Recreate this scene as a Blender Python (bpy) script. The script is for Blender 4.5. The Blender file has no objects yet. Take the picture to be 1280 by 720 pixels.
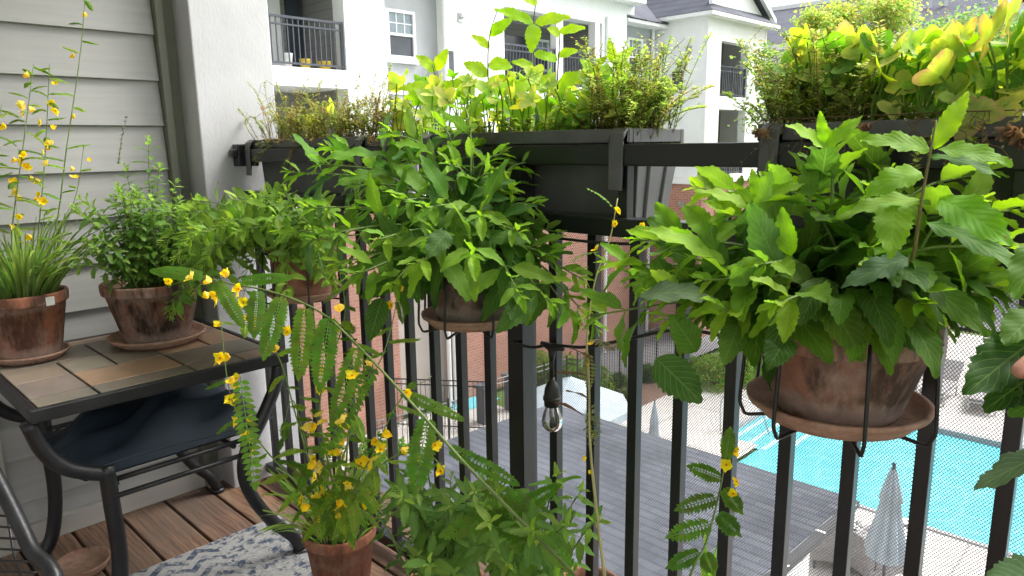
import bpy, math, random
import numpy as np
from mathutils import Vector
R=math.radians
rng=random.Random(7); nr=np.random.RandomState(5)
S=bpy.context.scene
C=S.collection
# ------------------------------------------------------------------ camera
f=900.; EYE=1.10
p=R(11.3); rl=R(0.86); hd=R(44.5)
Hh=np.array([-math.sin(hd),math.cos(hd),0]); Rt=np.array([math.cos(hd),math.sin(hd),0]); Uz=np.array([0,0,1.])
Fw=Hh*math.cos(p)-Uz*math.sin(p); Up=Hh*math.sin(p)+Uz*math.cos(p)
RI=Rt*math.cos(rl)-Up*math.sin(rl); UI=Rt*math.sin(rl)+Up*math.cos(rl)
C0=np.array([0,0,EYE])
def ray(x,y): return (Fw*f+RI*(x-640)+UI*(360-y))/f
def at(x,y,ax,val):
    """point of the photograph's pixel (x, y) on the world plane axis ax = val"""
    d=ray(x,y); return C0+d*(val-C0[ax])/d[ax]
def ad(x,y,dep): return C0+ray(x,y)*dep
cam=bpy.data.cameras.new('camera'); co=bpy.data.objects.new('camera',cam); C.objects.link(co)
cam.sensor_width=36; cam.lens=36*f/1280; cam.clip_start=.02; cam.clip_end=600
from mathutils import Matrix
M4=Matrix(((RI[0],UI[0],-Fw[0],0),(RI[1],UI[1],-Fw[1],0),(RI[2],UI[2],-Fw[2],EYE),(0,0,0,1)))
co.matrix_world=M4; S.camera=co

# ------------------------------------------------------------------ materials
class NT:
    def __init__(s,name):
        s.m=bpy.data.materials.new(name); s.m.use_nodes=True; s.t=s.m.node_tree
        s.b=s.t.nodes['Principled BSDF']; s.out=s.t.nodes['Material Output']
    def n(s,k,**kw):
        o=s.t.nodes.new(k)
        for a,b in kw.items():
            if a in o.inputs.keys(): o.inputs[a].default_value=b
            else: setattr(o,a,b)
        return o
    def l(s,a,b): s.t.links.new(a,b)
def noise(M,scale,detail=5,vec=None,rough=.6):
    n=M.n('ShaderNodeTexNoise'); n.inputs['Scale'].default_value=scale; n.inputs['Detail'].default_value=detail; n.inputs['Roughness'].default_value=rough
    if vec is not None: M.l(vec,n.inputs['Vector'])
    return n.outputs['Fac']
def ramp(M,fac,stops):
    r=M.n('ShaderNodeValToRGB'); e=r.color_ramp.elements
    while len(e)<len(stops): e.new(.5)
    for i,(p_,c) in enumerate(stops):
        e[i].position=p_; e[i].color=(*c,1) if len(c)==3 else c
    M.l(fac,r.inputs[0]); return r.outputs[0]
def mix(M,fac,a,b,mode='MIX'):
    x=M.n('ShaderNodeMix'); x.data_type='RGBA'; x.blend_type=mode
    if isinstance(fac,(int,float)): x.inputs[0].default_value=fac
    else: M.l(fac,x.inputs[0])
    for i,v in ((6,a),(7,b)):
        if isinstance(v,tuple): x.inputs[i].default_value=(*v,1)
        else: M.l(v,x.inputs[i])
    return x.outputs[2]
def coord(M,scale=(1,1,1),rot=(0,0,0),kind='Object'):
    t=M.n('ShaderNodeTexCoord'); m=M.n('ShaderNodeMapping'); m.inputs['Scale'].default_value=scale; m.inputs['Rotation'].default_value=rot
    M.l(t.outputs[kind],m.inputs[0]); return m.outputs[0]
def bump(M,h,st=.3,dist=.01):
    b=M.n('ShaderNodeBump'); b.inputs['Strength'].default_value=st; b.inputs['Distance'].default_value=dist
    M.l(h,b.inputs['Height']); M.l(b.outputs[0],M.b.inputs['Normal'])
def mat(name,c,rough=.6,var=.25,scale=8,bst=0,bscale=None,metal=0,spec=None,dist=.004):
    M=NT(name); v=coord(M)
    f1=noise(M,scale,6,v)
    a=tuple(x*(1-var) for x in c); b=tuple(min(1,x*(1+var)) for x in c)
    M.l(ramp(M,f1,[(.3,a),(.7,b)]),M.b.inputs['Base Color'])
    M.b.inputs['Roughness'].default_value=rough; M.b.inputs['Metallic'].default_value=metal
    if spec is not None: M.b.inputs['Specular IOR Level'].default_value=spec
    if bst: bump(M,noise(M,bscale or scale*6,5,v),bst,dist)
    return M.m
m_black=mat('black_paint',(.012,.0125,.014),.32,.3,15,.05,60,spec=.5)
m_iron=mat('black_iron',(.012,.012,.014),.38,.4,20,.2,90)
m_wire=mat('black_wire',(.01,.01,.01),.45,.3,30)
m_planter=mat('planter_plastic',(.085,.086,.088),.38,.3,9,.1,40)
m_plastic=mat('black_rubber',(.012,.012,.012),.5,.2,30)
m_mesh=mat('screen_grey',(.16,.16,.165),.5,.1,30)
m_white=mat('white_render',(.82,.82,.81),.8,.05,1.5,.1,30)
m_trimw=mat('white_trim',(.8,.8,.79),.6,.05,3)
m_fgrey=mat('grey_render',(.42,.43,.44),.8,.08,1.2,.1,30)
m_beige=mat('beige_render',(.5,.45,.4),.8,.08,1.2)
m_dark=mat('dark_glass',(.05,.06,.075),.12,.4,1.0)
m_curtain=mat('curtain_glass',(.2,.25,.28),.15,.3,3)
m_rail=mat('dark_grey_rail',(.06,.065,.08),.5,.2,3)
m_soil=mat('soil',(.035,.024,.016),.95,.6,40,.8,120,dist=.01)
m_ceiling=mat('ceiling_paint',(.75,.74,.72),.8,.05,3)
m_shade_fabric=mat('pale_blue_canvas',(.36,.42,.46),.85,.15,4,.2,60)
m_wicker=mat('grey_wicker',(.26,.25,.25),.7,.3,20,.4,90)
m_cushion=mat('pale_cushion',(.6,.58,.54),.9,.08,6,.2,80)
m_bin=mat('charcoal_panel',(.09,.1,.12),.6,.2,4)

def siding_mat(name,c,lap,gaps=False):
    M=NT(name); v=coord(M)
    f1=noise(M,2.5,6,v); f2=noise(M,1.0,4,coord(M,(60,3,60)))
    col=ramp(M,f1,[(.3,tuple(x*.85 for x in c)),(.7,tuple(x*1.08 for x in c))])
    M.l(mix(M,.22,col,ramp(M,f2,[(.35,tuple(x*.6 for x in c)),(.65,c)])),M.b.inputs['Base Color'])
    M.b.inputs['Roughness'].default_value=.6
    bump(M,f2,.15,.002); return M.m
m_siding=siding_mat('painted_lap_siding',(.325,.325,.312),.13)
m_trim=siding_mat('painted_trim',(.17,.175,.14),.13)
m_base=siding_mat('painted_base_trim',(.38,.365,.33),.13)
def stucco():
    M=NT('column_stucco'); v=coord(M)
    M.l(ramp(M,noise(M,5,5,v),[(.3,(.42,.42,.435)),(.7,(.49,.49,.505))]),M.b.inputs['Base Color'])
    M.b.inputs['Roughness'].default_value=.8
    bump(M,noise(M,1,4,coord(M,(110,110,60))),.3,.003); return M.m
m_column=stucco()
def lapm(name,c,dark,period):
    M=NT(name); v=coord(M); s=M.n('ShaderNodeSeparateXYZ'); M.l(v,s.inputs[0])
    q=M.n('ShaderNodeMath',operation='MODULO'); M.l(s.outputs[2],q.inputs[0]); q.inputs[1].default_value=period
    a=M.n('ShaderNodeMath',operation='ABSOLUTE'); M.l(q.outputs[0],a.inputs[0])
    d=M.n('ShaderNodeMath',operation='DIVIDE'); M.l(a.outputs[0],d.inputs[0]); d.inputs[1].default_value=period
    M.l(ramp(M,d.outputs[0],[(0,dark),(.12,c)]),M.b.inputs['Base Color']); M.b.inputs['Roughness'].default_value=.7
    return M.m
m_lapgrey=lapm('far_lap_siding',(.24,.235,.225),(.11,.11,.11),.2)
def brickm():
    M=NT('red_brick'); t=M.n('ShaderNodeTexCoord'); s=M.n('ShaderNodeSeparateXYZ'); M.l(t.outputs['Object'],s.inputs[0])
    ad_=M.n('ShaderNodeMath',operation='ADD'); M.l(s.outputs[0],ad_.inputs[0]); M.l(s.outputs[1],ad_.inputs[1])
    c=M.n('ShaderNodeCombineXYZ'); M.l(ad_.outputs[0],c.inputs[0]); M.l(s.outputs[2],c.inputs[1])
    b=M.n('ShaderNodeTexBrick'); M.l(c.outputs[0],b.inputs['Vector'])
    b.inputs['Scale'].default_value=1; b.inputs['Brick Width'].default_value=.24; b.inputs['Row Height'].default_value=.085; b.inputs['Mortar Size'].default_value=.009
    b.inputs['Color1'].default_value=(.52,.23,.15,1); b.inputs['Color2'].default_value=(.40,.16,.11,1); b.inputs['Mortar'].default_value=(.5,.43,.38,1)
    M.l(mix(M,.35,b.outputs[0],ramp(M,noise(M,1.2,6,t.outputs['Object']),[(.3,(.2,.09,.07)),(.7,(.42,.2,.14))])),M.b.inputs['Base Color'])
    M.b.inputs['Roughness'].default_value=.85
    return M.m
m_brick=brickm()
def shinglem(name,w,r,c1,c2,joint_shade,rotz=0,slope=False):
    M=NT(name); v=coord(M,(1,1,1),(0,0,rotz))
    b=M.n('ShaderNodeTexBrick'); M.l(v,b.inputs['Vector']); b.inputs['Scale'].default_value=1
    b.inputs['Brick Width'].default_value=w; b.inputs['Row Height'].default_value=r; b.inputs['Mortar Size'].default_value=r*.03; b.inputs['Bias'].default_value=-.1
    b.inputs['Color1'].default_value=(*c1,1); b.inputs['Color2'].default_value=(*c2,1); b.inputs['Mortar'].default_value=(*joint_shade,1)
    sy=M.n('ShaderNodeSeparateXYZ'); M.l(v,sy.inputs[0]); md=M.n('ShaderNodeMath',operation='MODULO'); M.l(sy.outputs[1],md.inputs[0]); md.inputs[1].default_value=r
    ab=M.n('ShaderNodeMath',operation='ABSOLUTE'); M.l(md.outputs[0],ab.inputs[0]); dv=M.n('ShaderNodeMath',operation='DIVIDE'); M.l(ab.outputs[0],dv.inputs[0]); dv.inputs[1].default_value=r
    g=ramp(M,noise(M,90,3,v),[(.35,tuple(x*.75 for x in c1)),(.7,tuple(x*1.35 for x in c2))])
    k=mix(M,.3,b.outputs[0],g); k=mix(M,ramp(M,dv.outputs[0],[(.0,(.8,.8,.8)),(.2,(.65,.65,.65)),(.24,(0,0,0))]),k,joint_shade)  # dark line painted along each course where the butts would cast shade
    M.l(mix(M,.3,k,ramp(M,noise(M,.7,5,v),[(.35,tuple(x*.7 for x in c1)),(.65,tuple(x*1.5 for x in c2))])),M.b.inputs['Base Color'])
    M.b.inputs['Roughness'].default_value=.9; return M.m
m_roof=shinglem('grey_shingles',.3,.14,(.055,.062,.082),(.145,.155,.18),(.03,.032,.04))
m_roof2=shinglem('far_shingles',.6,.3,(.055,.06,.08),(.085,.09,.115),(.03,.03,.04))
def deckm():
    M=NT('weathered_deck_wood'); v=coord(M,(1.2,22,22)); v2=coord(M)
    a=M.n('ShaderNodeAttribute'); a.attribute_name='tint'
    g=noise(M,2.2,8,v,.7)
    w=M.n('ShaderNodeTexWave'); w.bands_direction='Y'; w.inputs['Scale'].default_value=14; w.inputs['Distortion'].default_value=9; w.inputs['Detail'].default_value=3; w.inputs['Detail Scale'].default_value=1.2
    M.l(coord(M,(.35,1.6,1)),w.inputs[0])
    c1=ramp(M,g,[(.32,(.05,.026,.016)),(.47,(.16,.085,.052)),(.66,(.30,.19,.13))])
    c2=mix(M,.35,c1,ramp(M,w.outputs[0],[(.1,(.04,.022,.014)),(.5,(.24,.14,.09))]))
    c3=mix(M,ramp(M,noise(M,2.3,5,v2),[(.4,(0,0,0)),(.65,(.75,.75,.75))]),c2,(.12,.10,.085))
    M.l(mix(M,1,c3,a.outputs[0],'MULTIPLY'),M.b.inputs['Base Color']); M.b.inputs['Roughness'].default_value=.8
    bump(M,g,.6,.004); return M.m
m_deck=deckm()
def concm(name,a,b,sc,joint=0):
    M=NT(name); v=coord(M)
    col=mix(M,.4,ramp(M,noise(M,sc,7,v),[(.3,a),(.7,b)]),ramp(M,noise(M,sc*.12,4,v),[(.3,a),(.7,b)]))
    if joint:
        t=M.n('ShaderNodeTexBrick'); t.offset=0; M.l(v,t.inputs[0]); t.inputs['Scale'].default_value=1
        t.inputs['Brick Width'].default_value=joint; t.inputs['Row Height'].default_value=joint; t.inputs['Mortar Size'].default_value=.02
        t.inputs['Color1'].default_value=(1,1,1,1); t.inputs['Color2'].default_value=(.95,.95,.95,1); t.inputs['Mortar'].default_value=(.6,.6,.6,1)
        col=mix(M,1,col,t.outputs[0],'MULTIPLY')
    M.l(col,M.b.inputs['Base Color']); M.b.inputs['Roughness'].default_value=.85; return M.m
m_conc=concm('pool_deck_concrete',(.46,.44,.41),(.60,.58,.55),2.5,2.4)
m_road=concm('pale_asphalt',(.17,.17,.18),(.24,.24,.25),1.5)
m_mulch=concm('mulch',(.10,.055,.04),(.22,.14,.1),9)
m_grass=concm('lawn',(.06,.11,.02),(.13,.20,.04),6)
m_coping=concm('pool_coping',(.30,.31,.32),(.42,.42,.42),6)
def waterm():
    M=NT('pool_water'); v=coord(M)
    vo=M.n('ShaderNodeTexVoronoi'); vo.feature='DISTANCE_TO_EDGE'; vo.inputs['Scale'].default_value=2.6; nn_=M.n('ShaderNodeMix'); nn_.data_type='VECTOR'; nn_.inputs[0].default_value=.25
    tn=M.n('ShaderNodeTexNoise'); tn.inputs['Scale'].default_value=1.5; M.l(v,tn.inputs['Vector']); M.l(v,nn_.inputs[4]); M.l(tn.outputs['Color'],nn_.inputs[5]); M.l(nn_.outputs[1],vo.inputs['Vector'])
    caustic=ramp(M,vo.outputs[0],[(0,(.24,.68,.72)),(.09,(.12,.55,.62))])  # bright cell edges: caustic light painted into the water colour
    M.l(mix(M,.55,caustic,ramp(M,noise(M,.35,4,v),[(.3,(.07,.45,.55)),(.7,(.15,.58,.65))])),M.b.inputs['Base Color'])
    M.b.inputs['Roughness'].default_value=.12; bump(M,noise(M,3.2,4,v),.5,.05)
    return M.m
m_water=waterm()
m_step=mat('pool_step',(.45,.68,.72),.3,.08,2)
def terram(name,base,lime,dark):
    M=NT(name); v=coord(M,(1,1,1)); 
    vs=coord(M,(18,18,4))
    c=ramp(M,noise(M,6,6,v),[(.3,tuple(x*.75 for x in base)),(.7,tuple(x*1.15 for x in base))])
    k=ramp(M,noise(M,1,7,coord(M,(14,14,7)),.7),[(.46,(0,0,0)),(.66,(1,1,1))])
    c=mix(M,k,c,lime)
    k2=ramp(M,noise(M,1,6,vs,.65),[(.5,(0,0,0)),(.64,(1,1,1))])
    c=mix(M,k2,c,dark)
    sz=M.n('ShaderNodeSeparateXYZ'); M.l(v,sz.inputs[0])
    ad_=M.n('ShaderNodeMath',operation='MULTIPLY_ADD'); M.l(noise(M,1,5,coord(M,(30,30,12))),ad_.inputs[0]); ad_.inputs[1].default_value=.07; M.l(sz.outputs[2],ad_.inputs[2])
    bl=ramp(M,ad_.outputs[0],[(.030,(0,0,0)),(.040,(.9,.9,.9)),(.062,(.5,.5,.5)),(.075,(0,0,0))])
    c=mix(M,bl,c,tuple(min(1,x*1.25) for x in lime))
    bl2=ramp(M,ad_.outputs[0],[(.150,(0,0,0)),(.163,(.55,.55,.55)),(.18,(0,0,0))])
    c=mix(M,bl2,c,lime)
    fine=ramp(M,noise(M,70,4,v),[(.3,(.8,.8,.8)),(.7,(1.15,1.15,1.15))]); c=mix(M,1,c,fine,'MULTIPLY')
    M.l(c,M.b.inputs['Base Color']); M.b.inputs['Roughness'].default_value=.9; M.b.inputs['Specular IOR Level'].default_value=.25
    bump(M,noise(M,60,5,v),.3,.003); return M.m
m_terra=terram('terracotta_limed',(.33,.13,.075),(.33,.24,.2),(.10,.05,.035))
m_terrad=terram('terracotta_weathered',(.25,.105,.065),(.30,.235,.20),(.045,.03,.024))
m_terrao=terram('terracotta_orange',(.36,.145,.08),(.34,.2,.14),(.18,.07,.045))
m_terram=terram('terracotta_mossy',(.17,.085,.06),(.26,.22,.19),(.05,.042,.034))
m_saucer=terram('terracotta_saucer',(.34,.15,.09),(.3,.2,.15),(.2,.085,.055))
def slatem():
    M=NT('slate_tiles'); a=M.n('ShaderNodeAttribute'); a.attribute_name='tint'; v=coord(M)
    c=mix(M,.5,a.outputs[0],ramp(M,noise(M,7,6,v,.65),[(.3,(.13,.12,.105)),(.5,(.27,.19,.13)),(.7,(.33,.27,.22))]))
    M.l(c,M.b.inputs['Base Color']); M.b.inputs['Roughness'].default_value=.42
    bump(M,noise(M,14,7,v),.4,.004); return M.m
m_slate=slatem()
m_grout=mat('dark_grout',(.03,.028,.026),.8,.2,20)
m_cloth=mat('navy_vinyl',(.018,.030,.045),.68,.4,5,.3,16,dist=.01)
m_clothl=mat('teal_print',(.02,.07,.1),.5,.3,12)
def rugm():
    M=NT('chevron_rug_weave'); t=M.n('ShaderNodeTexCoord'); s=M.n('ShaderNodeSeparateXYZ'); M.l(t.outputs['Object'],s.inputs[0])
    def ma(op,a,b=None,c=None):
        o=M.n('ShaderNodeMath',operation=op)
        for i,v in enumerate((a,b)):
            if v is None: continue
            if isinstance(v,(int,float)): o.inputs[i].default_value=v
            else: M.l(v,o.inputs[i])
        return o.outputs[0]
    X,Y=s.outputs[0],s.outputs[1]
    # chevrons: bands running along Y, zigzag across x
    pp=ma('PINGPONG',Y,.045)
    z=ma('ADD',ma('MULTIPLY',X,1),ma('MULTIPLY',pp,.9))
    st=ma('FRACT',ma('DIVIDE',z,.05))
    band=ma('GREATER_THAN',st,.5)
    zone=ma('GREATER_THAN',ma('FRACT',ma('DIVIDE',Y,.36)),.42)
    sp=ramp(M,noise(M,1,3,coord(M,(45,45,45))),[(.48,(0,0,0)),(.55,(1,1,1))])
    spots=mix(M,.0,sp,sp)
    f_=mix(M,zone,spots,band)
    worn=ramp(M,noise(M,60,4,t.outputs['Object']),[(.38,(0,0,0)),(.56,(1,1,1))])
    fac=mix(M,1,f_,worn,'MULTIPLY')
    fib=ramp(M,noise(M,1,3,coord(M,(300,90,100))),[(.3,(.22,.22,.215)),(.7,(.44,.435,.42))])
    M.l(mix(M,fac,fib,(.045,.065,.11)),M.b.inputs['Base Color']); M.b.inputs['Roughness'].default_value=.95
    w=M.n('ShaderNodeTexWave'); w.inputs['Scale'].default_value=60; M.l(t.outputs['Object'],w.inputs[0]); bump(M,w.outputs[0],.4,.003)
    return M.m
m_rug=rugm()
def leafm(name,trans=.42,rough=.6,vein=True):
    M=NT(name); a=M.n('ShaderNodeAttribute'); a.attribute_name='tint'
    uv=M.n('ShaderNodeTexCoord'); s=M.n('ShaderNodeSeparateXYZ'); M.l(uv.outputs['UV'],s.inputs[0])
    def ma(op,a_,b=None):
        o=M.n('ShaderNodeMath',operation=op)
        for i,v in enumerate((a_,b)):
            if v is None: continue
            if isinstance(v,(int,float)): o.inputs[i].default_value=v
            else: M.l(v,o.inputs[i])
        return o.outputs[0]
    col=a.outputs[0]
    nz=ramp(M,noise(M,26,5,uv.outputs['Object'],.6),[(.3,(.72,.78,.7)),(.7,(1.2,1.15,1.1))])
    col=mix(M,1,col,nz,'MULTIPLY')
    sp_=ramp(M,noise(M,55,3,uv.outputs['Object'],.5),[(.70,(0,0,0)),(.74,(1,1,1))])
    col=mix(M,ma('MULTIPLY',sp_,.55),col,(.22,.16,.05))
    big=ramp(M,noise(M,9,3,uv.outputs['Object']),[(.35,(.82,.86,.8)),(.65,(1.12,1.08,1.25))]); col=mix(M,1,col,big,'MULTIPLY')
    if vein:
        u=ma('ABSOLUTE',ma('SUBTRACT',s.outputs[0],.5))
        lat=ma('ABSOLUTE',ma('SUBTRACT',ma('FRACT',ma('SUBTRACT',ma('MULTIPLY',s.outputs[1],8),ma('MULTIPLY',u,5))),.5))
        v1=ma('LESS_THAN',lat,.05); v2=ma('LESS_THAN',u,.022)
        vv=ma('MAXIMUM',v1,v2)
        col=mix(M,ma('MULTIPLY',vv,.2),col,(.34,.5,.12))
        h=ma('ADD',ma('MULTIPLY',lat,1.0),ma('MINIMUM',ma('MULTIPLY',u,4),.5))
        bump(M,h,.22,.002)
    g=M.n('ShaderNodeNewGeometry')
    hs=M.n('ShaderNodeHueSaturation'); hs.inputs['Saturation'].default_value=.85; hs.inputs['Value'].default_value=1.05; M.l(col,hs.inputs['Color'])
    col2=mix(M,g.outputs['Backfacing'],col,hs.outputs[0])
    M.l(col2,M.b.inputs['Base Color']); M.b.inputs['Roughness'].default_value=rough; M.b.inputs['Specular IOR Level'].default_value=.18
    tr=M.n('ShaderNodeBsdfTranslucent'); hs2=M.n('ShaderNodeHueSaturation'); hs2.inputs['Saturation'].default_value=1.08; hs2.inputs['Value'].default_value=1.9
    M.l(col,hs2.inputs['Color']); M.l(hs2.outputs[0],tr.inputs[0])
    mx=M.n('ShaderNodeMixShader'); mx.inputs[0].default_value=trans
    M.l(M.b.outputs[0],mx.inputs[1]); M.l(tr.outputs[0],mx.inputs[2]); M.l(mx.outputs[0],M.out.inputs[0])
    return M.m
m_leaf=leafm('leaf'); m_small=leafm('small_leaf',.5,.6,False); m_petal=leafm('petal',.35,.6,False)
def stemm(name,c):
    return mat(name,c,.55,.3,30,.2,90)
m_stem=stemm('green_stem',(.14,.22,.045)); m_stemd=stemm('dark_stem',(.06,.045,.025)); m_stemb=stemm('brown_stem',(.2,.12,.06))
def glassm():
    M=NT('clear_glass'); tr=M.n('ShaderNodeBsdfTransparent'); tr.inputs[0].default_value=(.93,.93,.93,1); gl=M.n('ShaderNodeBsdfGlossy'); gl.inputs['Roughness'].default_value=.03
    fr=M.n('ShaderNodeFresnel'); fr.inputs[0].default_value=1.6; mx=M.n('ShaderNodeMixShader'); M.l(fr.outputs[0],mx.inputs[0]); M.l(tr.outputs[0],mx.inputs[1]); M.l(gl.outputs[0],mx.inputs[2]); M.l(mx.outputs[0],M.out.inputs[0]); return M.m
m_glass=glassm()
m_skin=NT('skin'); m_skin.b.inputs['Base Color'].default_value=(.52,.25,.18,1); m_skin.b.inputs['Roughness'].default_value=.5; m_skin.b.inputs['Subsurface Weight'].default_value=.15; m_skin.b.inputs['Subsurface Radius'].default_value=(.01,.004,.002)
bump(m_skin,noise(m_skin,220,4,coord(m_skin)),.25,.001); m_skin=m_skin.m
m_metal=mat('brushed_metal',(.5,.5,.5),.35,.1,20,metal=.8)
m_yellow=mat('yellow_plastic',(.7,.5,.04),.5,.1,10)
m_labelw=mat('paper_label',(.6,.6,.58),.7,.1,40)

# ------------------------------------------------------------------ mesh helpers
class MB:
    def __init__(s): s.v=[];s.f=[];s.c=[];s.n=0
    def add(s,V,F,c=None):
        V=np.asarray(V,float); o=s.n; s.v.append(V); s.n+=len(V)
        s.f.extend([tuple(i+o for i in q) for q in F])
        s.c.append(np.tile(np.array(c if c is not None else (1,1,1)),(len(V),1)))
    def box(s,x0,x1,y0,y1,z0,z1,c=None):
        V=[(x,y,z) for z in (z0,z1) for y in (y0,y1) for x in (x0,x1)]
        s.add(V,[(0,2,3,1),(4,5,7,6),(0,1,5,4),(2,6,7,3),(0,4,6,2),(1,3,7,5)],c)
    def tube(s,P,r,n=8,cap=True,c=None,squash=None):
        P=[np.array(q,float) for q in P]; rs=r if hasattr(r,'__len__') else [r]*len(P)
        V=[];F=[]; u=None
        for i,q in enumerate(P):
            t=P[min(i+1,len(P)-1)]-P[max(i-1,0)]; t=t/(np.linalg.norm(t)+1e-12)
            if u is None:
                a=np.array([0,0,1.]) if abs(t[2])<.9 else np.array([1.,0,0]); u=np.cross(t,a)
            u=u-t*(u@t); u/=np.linalg.norm(u)+1e-12; w=np.cross(t,u)
            for k in range(n):
                an=2*math.pi*k/n; V.append(q+rs[i]*(u*math.cos(an)+w*math.sin(an)))
        for i in range(len(P)-1):
            for k in range(n):
                a=i*n+k;b=i*n+(k+1)%n; F.append((a,b,b+n,a+n))
        if cap: F.append(tuple(range(n-1,-1,-1))); F.append(tuple((len(P)-1)*n+k for k in range(n)))
        s.add(V,F,c)
    def lathe(s,prof,ctr,n=40,c=None,wob=0):
        V=[];F=[]
        for (r,z) in prof:
            for k in range(n):
                an=2*math.pi*k/n; V.append((ctr[0]+r*math.cos(an),ctr[1]+r*math.sin(an),ctr[2]+z))
        for i in range(len(prof)-1):
            for k in range(n):
                a=i*n+k;b=i*n+(k+1)%n; F.append((a,b,b+n,a+n))
        s.add(V,F,c)
    def poly(s,pts,c=None): s.add(pts,[tuple(range(len(pts)))],c)
    def prism(s,pts,d,c=None):
        """closed prism of polygon pts extruded by vector d"""
        n=len(pts); P=[np.array(q,float) for q in pts]; d=np.array(d,float)
        s.add(P+[q+d for q in P],[tuple(range(n))[::-1],tuple(range(n,2*n))]+[(i,(i+1)%n,(i+1)%n+n,i+n) for i in range(n)],c)
    def build(s,name,m,parent=None,smooth=False,bevel=0,tint=False,uv=None):
        me=bpy.data.meshes.new(name); V=np.concatenate(s.v) if s.v else np.zeros((0,3))
        off=np.array(parent.location) if parent is not None and parent.type=='EMPTY' else np.zeros(3)
        if parent is not None and parent.parent is not None: off=np.array(parent.parent.location)
        if parent is not None and parent.type!='EMPTY' and parent.parent is None: off=np.zeros(3)
        me.from_pydata((V-off).tolist(),[],s.f); me.update()
        if tint:
            at_=me.attributes.new('tint','FLOAT_COLOR','POINT'); cc=np.concatenate(s.c); cc=np.hstack([cc,np.ones((len(cc),1))])
            at_.data.foreach_set('color',cc.ravel())
        if uv is not None:
            l=me.uv_layers.new(name='UVMap'); vi=np.zeros(len(me.loops),int); me.loops.foreach_get('vertex_index',vi); l.data.foreach_set('uv',uv[vi].ravel())
        if smooth: me.polygons.foreach_set('use_smooth',[True]*len(me.polygons))
        me.materials.append(m); o=bpy.data.objects.new(name,me); C.objects.link(o)
        if parent is not None: o.parent=parent
        if bevel:
            b=o.modifiers.new('bevel','BEVEL'); b.width=bevel; b.segments=2; b.limit_method='ANGLE'; b.angle_limit=R(40)
        return o
def thing(name,label,cat,loc=(0,0,0),group=None):
    o=bpy.data.objects.new(name,None); C.objects.link(o); o.location=tuple(map(float,loc)); o.empty_display_size=.05
    o['label']=label;o['category']=cat
    if group:o['group']=group
    return o
def tag(o,label,cat,group=None,kind=None):
    o['label']=label;o['category']=cat
    if group:o['group']=group
    if kind:o['kind']=kind
    return o
def struct(o): o['kind']='structure'; return o
def bez(a,b,c,n=12):
    a,b,c=map(lambda q:np.array(q,float),(a,b,c))
    return [a*(1-t)**2+b*2*t*(1-t)+c*t*t for t in np.linspace(0,1,n)]
def spline(P,n=6):
    P=[np.array(q,float) for q in P]; P=[2*P[0]-P[1]]+P+[2*P[-1]-P[-2]]; o=[]
    for i in range(1,len(P)-2):
        for t in np.linspace(0,1,n,endpoint=False):
            a,b,c,d=P[i-1:i+3]; o.append(.5*(2*b+(c-a)*t+(2*a-5*b+4*c-d)*t*t+(3*b-a-3*c+d)*t**3))
    o.append(P[-2]); return o
def nz(v): v=np.array(v,float); return v/(np.linalg.norm(v)+1e-12)

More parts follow.
